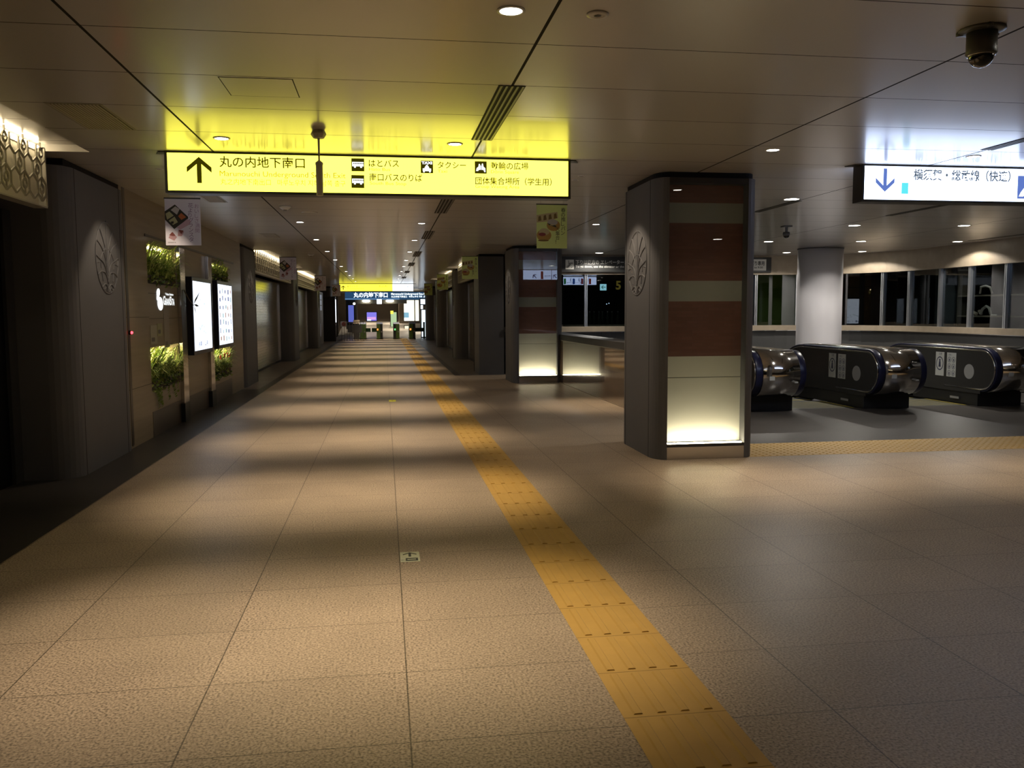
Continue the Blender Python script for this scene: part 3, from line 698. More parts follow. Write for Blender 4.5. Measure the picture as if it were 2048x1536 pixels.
def icon(t, x0, z0, s, kind):
    m = MB(); m.box(x0, x0 + s, yf - .001, yf, z0, z0 + s); m.k = 1; y = yf - .002
    P = lambda a, c: (x0 + a * s, y, z0 + c * s)
    def R(a0, a1, c0, c1): m.quad(P(a0, c0), P(a1, c0), P(a1, c1), P(a0, c1))
    def D(a, c, r): m.add([P(a + r * cos(i * pi / 6), c + r * sin(i * pi / 6)) for i in range(12)], [tuple(range(12))])
    if kind == 'bus':
        R(.06, .94, .38, .56); R(.06, .94, .64, .72); R(.06, .14, .56, .64)
        for i in range(6): R(.22 + i * .13, .25 + i * .13, .56, .64)
        R(.20, .34, .27, .38); R(.68, .82, .27, .38)
    elif kind == 'taxi':
        m.text('TAXI', (x0 + .07 * s, y, z0 + .70 * s), h=.26 * s, w=.86 * s, bold=.05)
        m.add([P(.28, .36), P(.72, .36), P(.62, .56), P(.38, .56)], [(0, 1, 2, 3)]); R(.16, .84, .16, .38); R(.2, .32, .06, .16); R(.68, .8, .06, .16); R(.42, .58, .58, .66)
    elif kind == 'wheels':
        m.add([P(.1, .2), P(.28, .2), P(.34, .3), P(.5, .3), P(.5, .6), P(.42, .78), P(.34, .78), P(.3, .55), P(.16, .45)], [tuple(range(9))])
        m.add([P(.9, .12), P(.8, .12), P(.72, .3), P(.55, .3), P(.55, .6), P(.6, .82), P(.68, .82), P(.74, .55), P(.88, .45)], [tuple(range(9))])
    m.build('pictogram', [SIGNINK, WICON], t)
icon(fc, -.265, 2.757, .112, 'bus'); icon(fc, -.268, 2.612, .112, 'bus'); icon(fc, .342, 2.752, .110, 'taxi'); icon(fc, .826, 2.758, .108, 'wheels')
m = MB(); m.box(-1.80, 1.67, SY + .160, SY + .164, 2.57, 2.88); m.build('rear_face', emit('sign_pale_rear', (.82, .86, 1.0), 1.6), t)
# white platform sign on the right, lit on both sides
WY = 7.7
t = signbox(4.515, 8.42, WY, 2.548, 2.902 - .004, 'white lit platform sign with a blue down arrow at the upper right', WHT)
yf = WY - .0015
fc = [c for c in t.children if c.name.startswith('face')][0]
arrow_part(fc, SIGNBLUE, (4.752, yf, 2.863), (1, 0, 0), (0, 0, -1), .195, .22)
letter(fc, emit('sign_grey2', (.10, .13, .17), 1), '横須賀・総武線（快速）', (5.045, yf, 2.762), h=.10, w=1.03, bold=.022)
m = MB(); m.slab((4.925, yf + .001, 2.627), (1, 0, 0), (0, 0, 1), .07, .105, .001); m.build('line_colour_bar', emit('sign_cyan', (.13, .85, .95), 1.0), fc)
m = MB(); m.slab((6.155, yf + .001, 2.60), (1, 0, 0), (0, 0, 1), .22, .22, .001); m.k = 1
m.add([(6.17, yf - .001, 2.62), (6.22, yf - .001, 2.62), (6.34, yf - .001, 2.76), (6.36, yf - .001, 2.80), (6.30, yf - .001, 2.80), (6.19, yf - .001, 2.66)], [tuple(range(6))])
m.build('pictogram', [SIGNBLUE, WICON], fc)
yb = WY + .162
m = MB(); m.box(4.54, 8.40, yb - .002, yb, 2.57, 2.88); fc = m.build('rear_face', emit('sign_white_rear', (.56, .68, 1.0), 5.5), t)
yb += .0015; UB = (-1, 0, 0)
SG, SB2, SR = emit('sign_green', (.05, .5, .12), .9), emit('sign_blue2', (.05, .2, .9), 1), emit('sign_red', (.6, .08, .04), .9)
def back_row(xr, m_, num):
    q = MB(); q.slab((xr, yb, 2.60), UB, (0, 0, 1), .09, .22, .001); q.build('line_colour_bar', m_, fc)
    letter(fc, SIGNBLUE, num, (xr - .13, yb + .001, 2.70), u=UB, h=.15, bold=.02); letter(fc, SIGNBLUE, '京浜東北線', (xr - .13, yb + .001, 2.63), u=UB, h=.055, w=.32)
back_row(8.18, SR, '1・2'); back_row(7.86, SR, '3'); back_row(7.52, SB2, '3'); back_row(7.16, SG, '4・5')
for xx in (4.88, 5.56, 6.3): arrow_part(fc, SIGNBLUE, (xx + .10, yb, 2.62), (.7, 0, .7), (-.7, 0, .7), .16, .16)
m = MB(); m.slab((5.21, yb, 2.58), UB, (0, 0, 1), .08, .26, .001); m.build('line_colour_bar', SR, fc)
letter(fc, SIGNBLUE, '中央線', (5.44, yb, 2.66), u=UB, h=.06)
m = MB(); m.box(5.48, 5.50, yb - .001, yb, 2.57, 2.88); m.build('divider', SIGNBLUE, fc)
# far yellow and white sign
t = signbox(-2.13, 1.43, 42.0, 2.515, 2.89, 'far yellow sign with a white right end, hanging before the ticket gates', emit('sign_yellow_far', (1, .91, .06), 1.7))
yf = 41.993
fc = [c for c in t.children if c.name.startswith('face')][0]
m = MB(); m.box(.41, 1.41, 41.995, 42.0, 2.535, 2.88); fw_ = m.build('white_section', emit('sign_white_far', (.85, .93, 1), 2.4), t)
arrow_part(fc, SIGNINK, (-1.93, yf, 2.60), (1, 0, 0), (0, 0, 1), .2, .2); letter(fc, SIGNINK, '東京メトロ', (-1.75, yf, 2.72), h=.09, w=.5); letter(fc, SIGNINK, '丸の内', (-.25, yf, 2.72), h=.09, w=.4)
letter(fc, SIGNFAINT, 'Marunouchi Line', (-1.75, yf, 2.63), h=.07, w=.8)
letter(fw_, SIGNBLUE, '改札', (.95, yf, 2.68), h=.12, w=.3)
# dark blue board beyond the gates
t = thing('exit_board', (.6, 52, 2.33), 'dark blue lit board with white exit lettering beyond the ticket gates', 'sign')
m = MB(); m.box(-2.3, 3.4, 52, 52.2, 2.27, 2.72); m.build('housing', mat('board_blue', (.02, .05, .11), .4, emit=(.03, .10, .22), es=.6), t)
BW = emit('board_white', (.85, .95, 1), 2.2)
letter(t, BW, '丸の内地下南口', (-1.79, 51.995, 2.40), h=.30, w=2.0, bold=.02); letter(t, BW, 'Marunouchi Underground South Exit', (.42, 51.995, 2.545), h=.15, w=2.3, bold=.015); letter(t, BW, '丸之内地下南出口   마루노우치 지하 남쪽', (.42, 51.995, 2.39), h=.12, w=2.1, bold=.01)
m = MB(); m.box(-2.3, .9, 51.99, 52, 2.28, 2.34); m.build('lower_strip', emit('board_strip', (.12, .25, .45), 1), t)
# black notice above the rear windows
t = thing('notice_sign', (7, 20.56, 2.48), 'long black notice board above the rear windows about the escalators', 'sign')
m = MB(); m.box(4.05, 9.66, 20.54, 20.645, 2.475, 2.845); m.build('board', mat('black_board', (.022, .022, .020), .45), t, .004)
yf = 20.538; m = MB(); gw = mat('notice_white', (.42, .41, .37), .5, emit=(.5, .48, .43), es=.06)
letter(t, gw, '下りは後方の エレベーターまたは階段をご利用ください', (4.62, yf, 2.66), h=.105, w=2.5, bold=.02); letter(t, gw, 'To go down, use the elevator or the stairs behind you', (4.62, yf, 2.575), h=.068, w=1.80, bold=.02)
m = MB(); m.box(4.37, 4.575, 20.535, 20.54, 2.54, 2.77); m.k = 1; y_ = 20.533
m.tube([(4.395, y_, 2.585), (4.43, y_, 2.585), (4.50, y_, 2.675), (4.55, y_, 2.675)], .009); m.tube([(4.395, y_, 2.61), (4.42, y_, 2.61), (4.49, y_, 2.70), (4.55, y_, 2.70)], .006); m.ball((4.45, y_, 2.735), .012, 8); m.tube([(4.45, y_, 2.715), (4.455, y_, 2.665)], .008); m.tube([(4.515, y_, 2.575), (4.545, y_, 2.605)], .005); m.tube([(4.515, y_, 2.575), (4.535, y_, 2.575)], .005)
m.build('escalator_pictogram', [gw, BLK], t)
m = MB(); m.box(9.0, 9.52, 20.535, 20.54, 2.52, 2.80); m.k = 1; m.text('のぼり専用', (9.02, 20.534, 2.645), h=.11, w=.45, bold=.02); m.text('7:30 to 9:30', (9.05, 20.534, 2.57), h=.06, w=.38, bold=.02); m.build('time_plate', [gw, BLK], t)

# ------------------------------------------------------------------ ceiling devices
t = thing('hanging_antenna', (-.473, 6.8, ZC), 'octagonal hub with thin rod and thick lower tube hanging before the yellow sign', 'ceiling device')
AM = mat('antenna_beige', (.50, .46, .36), .55)
m = MB(); m.lathe((-.473, 6.8, ZC), [(.045, 0), (.058, -.028), (.056, -.036), (.040, -.060), (.012, -.062)], 8); m.build('hub', AM, t)
m = MB(); m.smooth = True; m.tube([(-.473, 6.8, ZC - .06), (-.473, 6.8, ZC - .235)], .0085, 10, .007); m.build('rod', AM, t)
m = MB(); m.lathe((-.473, 6.8, ZC), [(.012, -.228), (.020, -.236), (.029, -.242), (.029, -.256), (.027, -.26), (.0255, -.49), (.022, -.492)], 14); m.build('lower_tube', AM, t)
t = thing('dome_camera', (2.95, 3.98, ZC), 'grey dome security camera under the ceiling at the upper right', 'security camera')
CG = mat('camera_grey', (.11, .11, .105), .4, .3)
m = MB(); m.smooth = True; m.lathe((2.95, 3.98, ZC), [(.105, 0), (.108, -.008), (.095, -.014), (.070, -.018)], 32)
for a in (.3, 2.4, 4.4): m.box(2.95 + .10 * cos(a) - .012, 2.95 + .10 * cos(a) + .012, 3.98 + .10 * sin(a) - .012, 3.98 + .10 * sin(a) + .012, ZC - .018, ZC)
m.build('flange', CG, t)
m = MB(); m.smooth = True; m.lathe((2.95, 3.98, ZC), [(.070, -.016), (.070, -.10), (.072, -.118), (.068, -.126), (.060, -.128)], 32); m.build('body', CG, t)
m = MB(); m.smooth = True; m.lathe((2.95, 3.98, ZC - .126), [(.060 * cos(a), -.060 * sin(a)) for a in [i * pi / 18 for i in range(9)]], 28); m.build('dome', mat('dome_glass', (.008, .009, .012), .06, 0, .5, coat=1), t)
m = MB(); m.smooth = True; m.lathe((2.95, 3.98, ZC - .126), [(.064, .004), (.064, -.004), (.059, -.004)], 28); m.build('dome_ring', STEEL, t)
t = thing('bracket_camera', (6.55, 13.4, ZC), 'small dome camera on a short stem from the ceiling left of the white column', 'security camera')
m = MB(); m.box(6.48, 6.62, 13.33, 13.47, ZC - .02, ZC); m.build('ceiling_plate', CG, t)
m = MB(); m.tube([(6.55, 13.4, ZC - .02), (6.55, 13.4, ZC - .11)], .022, 10); m.build('stem', CG, t)
m = MB(); m.smooth = True; m.lathe((6.55, 13.4, ZC), [(.05, -.10), (.058, -.12), (.058, -.15), (.05, -.155)], 20); m.build('body', CG, t)
m = MB(); m.smooth = True; m.lathe((6.55, 13.4, ZC - .152), [(.05 * cos(a), -.05 * sin(a)) for a in [i * pi / 14 for i in range(7)]], 20); m.build('dome', MATS['dome_glass'], t)
t = thing('smoke_detector', (1.008, 4.024, ZC), 'flat round detector disc in the ceiling right of the nearest lamp', 'detector')
m = MB(); m.smooth = True; m.lathe((1.008, 4.024, ZC), [(.052, 0), (.052, -.006), (.034, -.010), (.032, -.008), (.02, -.008)], 28); m.build('disc', TRIMW, t)
m = MB(); m.lathe((1.008, 4.024, ZC), [(.018, -.009), (.012, -.011)], 12); m.build('sensor', DM2, t)
for i, (x, y, lb) in enumerate([(-1.254, 11.6, 'pale round detector on the ceiling just below the yellow sign'), (-1.694, 20.9, 'pale round detector on the ceiling by the second left banner')]):
    t = thing('smoke_detector', (x, y, ZC), lb, 'detector')
    m = MB(); m.smooth = True; m.lathe((x, y, ZC), [(.075, 0), (.075, -.02), (.055, -.035), (.035, -.05), (.03, -.05)], 24); m.build('housing', mat('detector_white', (.6, .6, .58), .45), t)
    m = MB(); m.lathe((x, y, ZC), [(.028, -.05), (.018, -.058)], 12); m.build('sensor', CG, t)
t = thing('speaker_plate', (-1.55, 14.2, ZC), 'thin oval plate in the ceiling beside the detector under the yellow sign', 'ceiling device')
m = MB(); m.smooth = True; m.lathe((-1.0, 12.3, ZC), [(.11, 0), (.11, -.005), (.09, -.008)], 24); m.build('plate', CEIL, t)
t = thing('access_hatch', (-.71, 5.59, ZC), 'square access panel outlined in the ceiling before the yellow sign', 'hatch')
m = MB(); g = .006; x0, x1, y0, y1 = -.945, -.515, 5.36, 5.80
for q in ((x0, x1, y0, y0 + g), (x0, x1, y1 - g, y1), (x0, x0 + g, y0 + g, y1 - g), (x1 - g, x1, y0 + g, y1 - g)): m.box(q[0], q[1], q[2], q[3], ZC - .0012, ZC)
m.build('frame_gap', BLK, t)
m = MB(); m.box(x0 + g, x1 - g, y0 + g, y1 - g, ZC - .0015, ZC); m.build('panel', CEIL, t)
def grille(x0, x1, y0, y1, n, label):
    t = thing('air_grille', ((x0 + x1) / 2, (y0 + y1) / 2, ZC), label, 'grille', 'louvred air grilles in the ceiling')
    m = MB(); m.box(x0, x1, y0, y1, ZC - .001, ZC); m.build('backing', BLK, t)
    m = MB(); e = .018
    for q in ((x0, x1, y0, y0 + e), (x0, x1, y1 - e, y1), (x0, x0 + e, y0 + e, y1 - e), (x1 - e, x1, y0 + e, y1 - e), (x0 + e, x1 - e, (y0 + y1) / 2 - .008, (y0 + y1) / 2 + .008)): m.box(q[0], q[1], q[2], q[3], ZC - .003, ZC)
    m.build('rim', mat('grille_rim', (.30, .27, .21), .5), t)
    m = MB(); w = (x1 - x0 - 2 * e) / n
    for i in range(n): m.box(x0 + e + i * w, x0 + e + (i + .55) * w, y0 + e, y1 - e, ZC - .006, ZC - .001)
    m.build('slats', mat('grille_slat', (.42, .38, .30), .5), t)
grille(-2.19, -1.83, 6.14, 6.97, 15, 'dark louvred grille in the ceiling near the nearest lattice fascia')
grille(-2.15, -1.92, 10.55, 11.3, 10, 'louvred grille in the ceiling above the bento banner')
grille(-2.15, -1.86, 15.6, 16.4, 10, 'small louvred grille in the ceiling before the second left pillar')
def linear_vent(x, y0, y1, w, label, n=4):
    t = thing('slot_vent', (x, (y0 + y1) / 2, ZC), label, 'vent', 'dark slotted vents along the ceiling joints')
    m = MB(); m.box(x - w / 2, x + w / 2, y0, y1, ZC - .0015, ZC); m.build('slot', BLK, t)
    m = MB(); s = w / n
    for i in range(n): m.box(x - w / 2 + (i + .38) * s, x - w / 2 + (i + .80) * s, y0 + .004, y1 - .004, ZC - .005, ZC - .0015)
    m.build('blades', mat('vent_blade', (.12, .115, .09), .4, .3), t)
for i, (a, c) in enumerate([(5.33, 7.02), (10.6, 12.2), (14.88, 16.5), (19.9, 21.7), (24.4, 26.1), (29.2, 30.8), (34, 35.6)]):
    linear_vent(.80, a, c, .17, '%s slotted vent from the camera along the middle ceiling joint' % ORD[i], 5 if i == 0 else 4)
linear_vent(5.2, 10.35, 11.6, .12, 'slotted vent in the ceiling just right of the near brick column')
linear_vent(5.2, 5.2, 6.9, .12, 'slotted vent in the ceiling right above the white platform sign', 4)
linear_vent(7.36, 10.1, 11.8, .12, 'slotted vent in the ceiling below the white platform sign')
linear_vent(11.7, 14.2, 15.9, .12, 'slotted vent in the ceiling along the curved window wall')

# ------------------------------------------------------------------ hanging banners
def banner_left(x, y, label):
    w, h, z1 = .36, .485, 2.72
    t = thing('hanging_banner', (x, y, ZC), label, 'banner', 'paper banners hung from the ceiling')
    m = MB(); m.box(x - .005, x + w + .005, y - .004, y + .006, z1, z1 + .014); m.build('top_rail', DM2, t)
    m = MB()
    for a in (.05, w - .05): m.tube([(x + a, y, z1 + .01), (x + a, y, ZC)], .0015, 5)
    m.build('cord', mat('cord_grey', (.3, .3, .3), .5), t)
    m = MB(); m.box(x, x + w, y - .001, y + .002, z1 - h, z1); m.build('sheet', PAPER, t)
    m = MB(); yf = y - .002; q = lambda a, c: (x + a * w, yf, z1 - c * h)
    def poly(k, *p, d=0): m.k = k; m.add([(a, b_ - d, c) for a, b_, c in [q(*s) for s in p]], [tuple(range(len(p)))])
    poly(0, (.0, .27), (.29, .12), (.65, .38), (.65, .42), (.25, .65), (.0, .45))
    poly(1, (.30, .16), (.42, .22), (.34, .34), (.17, .24), d=.001); poly(2, (.46, .30), (.60, .39), (.46, .45), (.37, .37), d=.001)
    poly(3, (.02, .32), (.13, .27), (.25, .36), (.06, .45), d=.001); poly(3, (.10, .47), (.27, .38), (.36, .50), (.22, .56), d=.001); poly(0, (.16, .49), (.24, .48), (.24, .53), (.17, .54), d=.002)
    poly(4, (.32, .62), (.62, .43), (.72, .46), (.70, .54), (.42, .66))
    poly(5, (.16, .72), (.32, .82), (.24, .90), (.08, .84)); poly(6, (.10, .78), (.20, .71), (.28, .79), (.2, .80), d=.001); poly(5, (.36, .68), (.52, .70), (.46, .80), (.34, .80)); poly(6, (.36, .66), (.51, .68), (.44, .76), d=.001)
    m.k = 7
    for i, ch in enumerate('花よりグランスタ'): m.text(ch, q(.66, .19 + i * .105), h=.052)
    m.k = 8
    for i, ch in enumerate('おいしさ満開'): m.text(ch, q(.84, .20 + i * .105), h=.048)
    m.k = 0; m.text('GRANSTA', q(.06, .955), h=.016, w=.08)
    m.build('print', [mat('bento_black', (.025, .022, .015), .5), mat('rice_white', (.5, .48, .45), .6), mat('salmon', (.5, .14, .04), .6), mat('leaf_rice', (.42, .42, .22), .6), mat('pink_wash', (.55, .36, .42), .6), mat('cake_pink', (.42, .25, .27), .6), mat('cake_brown', (.20, .05, .04), .6), mat('purple_ink', (.22, .15, .26), .6), mat('purple_ink2', (.35, .22, .36), .6)], t)
    return t
bl = banner_left(-2.275, 9.6, 'nearest white banner with a bento box picture, under the yellow sign\'s left end')
for y, lb in ((19.4, 'second white bento banner along the left side, by the first shutter'), (29, 'third white bento banner along the left side'), (38.5, 'furthest white bento banner on the left, left of the far yellow sign')):
    dup(bl, (-2.25, y, ZC), lb)
def banner_right(x, y, label):
    w, h, z1 = .375, .52, 2.80
    t = thing('hanging_banner', (x, y, ZC), label, 'banner', 'paper banners hung from the ceiling')
    m = MB(); m.box(x - .005, x + w + .005, y - .004, y + .006, z1, z1 + .012); m.build('top_rail', DM2, t)
    m = MB()
    for a in (.05, w - .05): m.tube([(x + a, y, z1 + .01), (x + a, y, ZC)], .0015, 5)
    m.build('cord', mat('cord_grey'), t)
    m = MB(); m.box(x, x + w, y - .001, y + .002, z1 - h, z1); m.build('sheet', PAPERG, t)
    m = MB(); yf = y - .002; q = lambda a, c: (x + a * w, yf, z1 - c * h)
    def poly(k, *p, d=0): m.k = k; m.add([(a, b_ - d, c) for a, b_, c in [q(*s) for s in p]], [tuple(range(len(p)))])
    poly(0, (0, .24), (.30, .20), (.68, .16), (.70, .30), (.35, .38), (0, .41))
    for i in range(4): poly(1, (.06 + i * .17, .27 - i * .02), (.13 + i * .17, .25 - i * .02), (.16 + i * .17, .36 - i * .02), (.05 + i * .17, .38 - i * .02), d=.001)
    def oval(k, cx, cy, rx, ry, d=0): poly(k, *[(cx + rx * cos(i * pi / 10), cy + ry * sin(i * pi / 10)) for i in range(20)], d=d)
    oval(2, .55, .47, .22, .13); oval(5, .52, .40, .17, .07, .001); poly(3, (.34, .42), (.62, .47), (.66, .52), (.42, .47), d=.002); oval(0, .5, .46, .07, .015, .003)
    oval(2, .24, .70, .24, .14); oval(0, .25, .62, .17, .08, .001); oval(4, .18, .68, .12, .04, .002); oval(1, .22, .82, .18, .02, .001)
    m.k = 3
    for i, ch in enumerate('春の推しパン'): m.text(ch, q(.80, .17 + i * .105), h=.055)
    for i, ch in enumerate('大集合！'): m.text(ch, q(.62, .60 + i * .10), h=.052)
    m.build('print', [mat('bread_pale', (.50, .44, .22), .6), mat('bread_brown', (.18, .12, .03), .6), mat('bun', (.42, .26, .06), .6), mat('banner_ink', (.04, .045, .02), .6), mat('berry', (.25, .05, .05), .6), mat('cream_icing', (.42, .40, .34), .6)], t)
    return t
br = banner_right(1.835, 10.3, 'nearest yellow-green banner with bread pictures, under the yellow sign\'s right end')
for y, lb in ((20.0, 'second yellow-green bread banner, beside the nearest right-hand pillar'), (29.5, 'third yellow-green bread banner along the right side'), (39.2, 'furthest yellow-green bread banner on the right, by the gates')):
    dup(br, (1.80, y, ZC), lb)

# ------------------------------------------------------------------ floor stickers
t = thing('floor_sticker', (.13, 5.25, 0), 'white floor sticker with a forward arrow, in the foreground', 'sticker')
m = MB(); m.box(.072, .192, 5.148, 5.362, .0004, .0016); m.k = 0; m.build('sheet', mat('sticker_floor', (.55, .58, .42), .5), t)
m = MB(); arrow(m, (.132, 5.255, .002), (1, 0, 0), (0, 1, 0), .085, .095); m.slab((.105, 5.165, .0019), (1, 0, 0), (0, 1, 0), .075, .06, .0004); m.text('出口', (.076, 5.175, .002), (1, 0, 0), (0, 1, 0), h=.022)
m.k = 1; m.slab((.115, 5.19, .0024), (1, 0, 0), (0, 1, 0), .052, .012, .0002); m.build('print', [mat('sticker_dark', (.05, .06, .05), .5), mat('sticker_floor')], t)
t = thing('floor_sticker', (.11, 14.8, 0), 'small bright yellow floor sticker further down the corridor', 'sticker')
m = MB(); m.box(.054, .17, 14.66, 14.95, .0004, .0016); m.build('sheet', mat('sticker_yellow', (.85, .80, .04), .5), t)
m = MB(); arrow(m, (.11, 14.72, .002), (1, 0, 0), (0, 1, 0), .06, .16); m.build('print', mat('sticker_yellow2', (.45, .42, .05), .5), t)

# ------------------------------------------------------------------ escalator hall: parapet, escalators, white column
b = MB(); b.box(3.7, 3.95, 12.4, 20.6, .0, .90); struct('wall_parapet', b, POLB)
b = MB(); b.box(3.69, 4.12, 12.38, 20.6, .90, 1.03); struct('trim_parapet', b, mat('parapet_cap', (.022, .022, .024), .4, 0, .4), None, .006)
b = MB(); b.box(3.684, 3.70, 12.38, 20.6, .90, .915); struct('trim_parapet_rail', b, STEEL)
b = MB(); b.box(3.692, 3.70, 12.4, 20.6, 0, .012); struct('trim_parapet_foot', b, STONE)
NC, NZ, NR = 12.13, .577, .377
def track(r, back=13.0, end=17.0):
    p = [(back, NZ - r)]
    for i in range(15): a = -pi / 2 - i * pi / 14; p.append((NC + r * cos(a), NZ + r * sin(a)))
    for k in range(1, 5): p.append((NC + (14.2 - NC) * k / 4, NZ + r))
    for k in range(1, 7): a = k * radians(30) / 6; p.append((14.2 + 1.2 * sin(a), NZ + r - 1.2 * (1 - cos(a))))
    y, z = p[-1]; p.append((end, z - (end - y) * math.tan(radians(30)))); return p
def balustrade(x0, label, stickers=True):
    x1 = x0 + .80
    t = thing('escalator_balustrade', ((x0 + x1) / 2, 12.2, 0), label, 'escalator balustrade', 'rounded escalator balustrades')
    m = MB(); m.box(x0 + .02, x1 - .02, 12.2, 17, .0, .26); m.build('base', BSKIRT, t, .004)
    m = MB(); m.smooth = True; P = track(.345); m.band(P, x0 + .115, x1 - .115, .01, .005); drum = m.build('steel_drum', DRUM, t)
    m = MB()
    for f_ in (.36, .60): m.band([p for p in track(.3505)][:18], x0 + .8 * f_, x0 + .8 * f_ + .004, .0, .0008)
    m.build('drum_seam', BLK, drum)
    for a in (x0 + .012, x1 - .112):
        m = MB(); m.smooth = True; m.band(track(.345), a, a + .10, .0, .032); m.build('handrail', RUB, t, .008)
    for a, s in ((x0, -1), (x1 - .02, 1)):
        m = MB(); m.smooth = True; m.band(track(.318), a, a + .02, .0, .022); m.build('edge_trim', MIRR, t)
    for xx in (x0 + .004, x1 - .010):
        q = track(.318, 12.6); n = len(q); body = [(12.13, .20)] + [p for p in q[1:]] + [(17, -.9), (15.3, -.2), (14.5, .10), (13.9, .20)]
        m = MB(); m.prism(body, xx, xx + .006, 'x'); m.build('side_panel', BPAN, t)
    xs_ = x0 + .002
    m = MB(); m.lathe((xs_ - .002, 12.40, .535), [(.118, .0), (.118, .003)], 28, 'x'); m.build('round_plate', GREYD, t)
    m = MB(); m.slab((xs_ - .002, 12.62, .075), (0, 1, 0), (0, 0, 1), .22, .035, .003); m.build('name_plate', GREYD, t)
    if stickers:
        m = MB(); U = (0, -1, 0); X = xs_ - .003
        m.box(X, X + .002, 13.02, 13.24, .42, .815); m.k = 1
        ring = [(cos(i * pi / 12), sin(i * pi / 12)) for i in range(25)]; cy_, cz_ = 13.13, .625
        for i in range(24):
            p, q = ring[i], ring[i + 1]; m.quad((X - .001, cy_ + p[0] * .095, cz_ + p[1] * .115), (X - .001, cy_ + q[0] * .095, cz_ + q[1] * .115), (X - .001, cy_ + q[0] * .078, cz_ + q[1] * .097), (X - .001, cy_ + p[0] * .078, cz_ + p[1] * .097))
        m.ball((X - .002, cy_, cz_ + .055), .02, 8, (.05, 1, 1)); m.add([(X - .001, cy_ - .03, cz_ - .06), (X - .001, cy_ + .03, cz_ - .06), (X - .001, cy_ + .02, cz_ + .035), (X - .001, cy_ - .02, cz_ + .035)], [(0, 1, 2, 3)])
        m.text('注意', (X - .001, 13.16, .765), U, h=.04); m.build('notice_sticker', [STK, STKINK], t)
        m = MB(); m.box(X, X + .002, 12.72, 12.95, .42, .815); m.k = 1
        for r in range(3):
            for c in range(2):
                cy_, cz_ = 12.885 - c * .105, .70 - r * .11
                for i in range(24):
                    p, q = ring[i], ring[i + 1]; m.quad((X - .001, cy_ + p[0] * .043, cz_ + p[1] * .045), (X - .001, cy_ + q[0] * .043, cz_ + q[1] * .045), (X - .001, cy_ + q[0] * .035, cz_ + q[1] * .037), (X - .001, cy_ + p[0] * .035, cz_ + p[1] * .037))
                m.add([(X - .001, cy_ - .012, cz_ - .025), (X - .001, cy_ + .012, cz_ - .025), (X - .001, cy_ + .01, cz_ + .02), (X - .001, cy_ - .015, cz_ + .01)], [(0, 1, 2, 3)])
        m.text('お願い', (X - .001, 12.91, .765), U, h=.028); m.build('rules_sticker', [STK, STKINK], t)
    m = MB(); a = radians(188)
    yy, zz = NC + .352 * cos(a), NZ + .352 * sin(a); m.box(x0 + .21, x0 + .29, yy - .006, yy + .004, zz - .03, zz + .03); m.box(x1 - .19, x1 - .14, yy + .008, yy + .02, zz - .075, zz - .055)
    m.build('drum_label', STK, drum)
    return t
balustrade(5.34, 'steel drum balustrade partly hidden behind the near brick column', False)
balustrade(7.27, 'middle steel drum balustrade with two white stickers on its dark side')
balustrade(9.20, 'rightmost steel drum balustrade with two white stickers, at the picture edge')
def escalator(x0, x1, label):
    t = thing('escalator', ((x0 + x1) / 2, 12.4, 0), label, 'escalator', 'escalators descending between the balustrades')
    m = MB(); m.box(x0, x1, 12.35, 13.4, -.3, .001); m.build('landing_plate', mat('landing', (.10, .10, .09), .4, .6), t)
    m = MB(); YL = mat('yellow_line', (.5, .40, .05), .5)
    for xx in (x0 + .02, x1 - .06): m.box(xx, xx + .04, 12.36, 13.4, .001, .0025)
    m.build('edge_line', YL, t)
    m = MB()
    for i in range(7): m.box(x0 + .06, x1 - .06, 12.46 + i * .13, 12.50 + i * .13, .001, .003)
    m.build('comb_stripe', mat('olive_stripe', (.13, .11, .03), .5), t)
    for i in range(8):
        m = MB(); y0 = 13.4 + i * .4; z = -.02 - max(0, i - 1) * .21; m.box(x0 + .02, x1 - .02, y0, y0 + .4, z - .2, z)
        m.k = 1; m.box(x0 + .02, x1 - .02, y0 + .36, y0 + .4, z, z + .002); m.build('step', [mat('step_grey', (.08, .08, .08), .45, .5), YL], t)
escalator(6.16, 7.25, 'escalator landing with yellow edge lines, left of the middle balustrade')
escalator(8.09, 9.18, 'escalator landing with yellow edge lines, right of the middle balustrade')
escalator(4.1, 5.32, 'escalator landing hidden between the parapet and the near brick column')
t = thing('round_column', (9.72, 18.2, 0), 'round white column behind the escalators', 'column', None, 'thing')
m = MB(); m.smooth = True; m.lathe((9.72, 18.2, 0), [(.488, -1.6), (.488, 2.88)], 48); m.build('shaft', WHITEP, t)
m = MB(); m.lathe((9.72, 18.2, 0), [(.50, 2.88), (.50, 2.898)], 48); m.build('shadow_gap', DM, t)

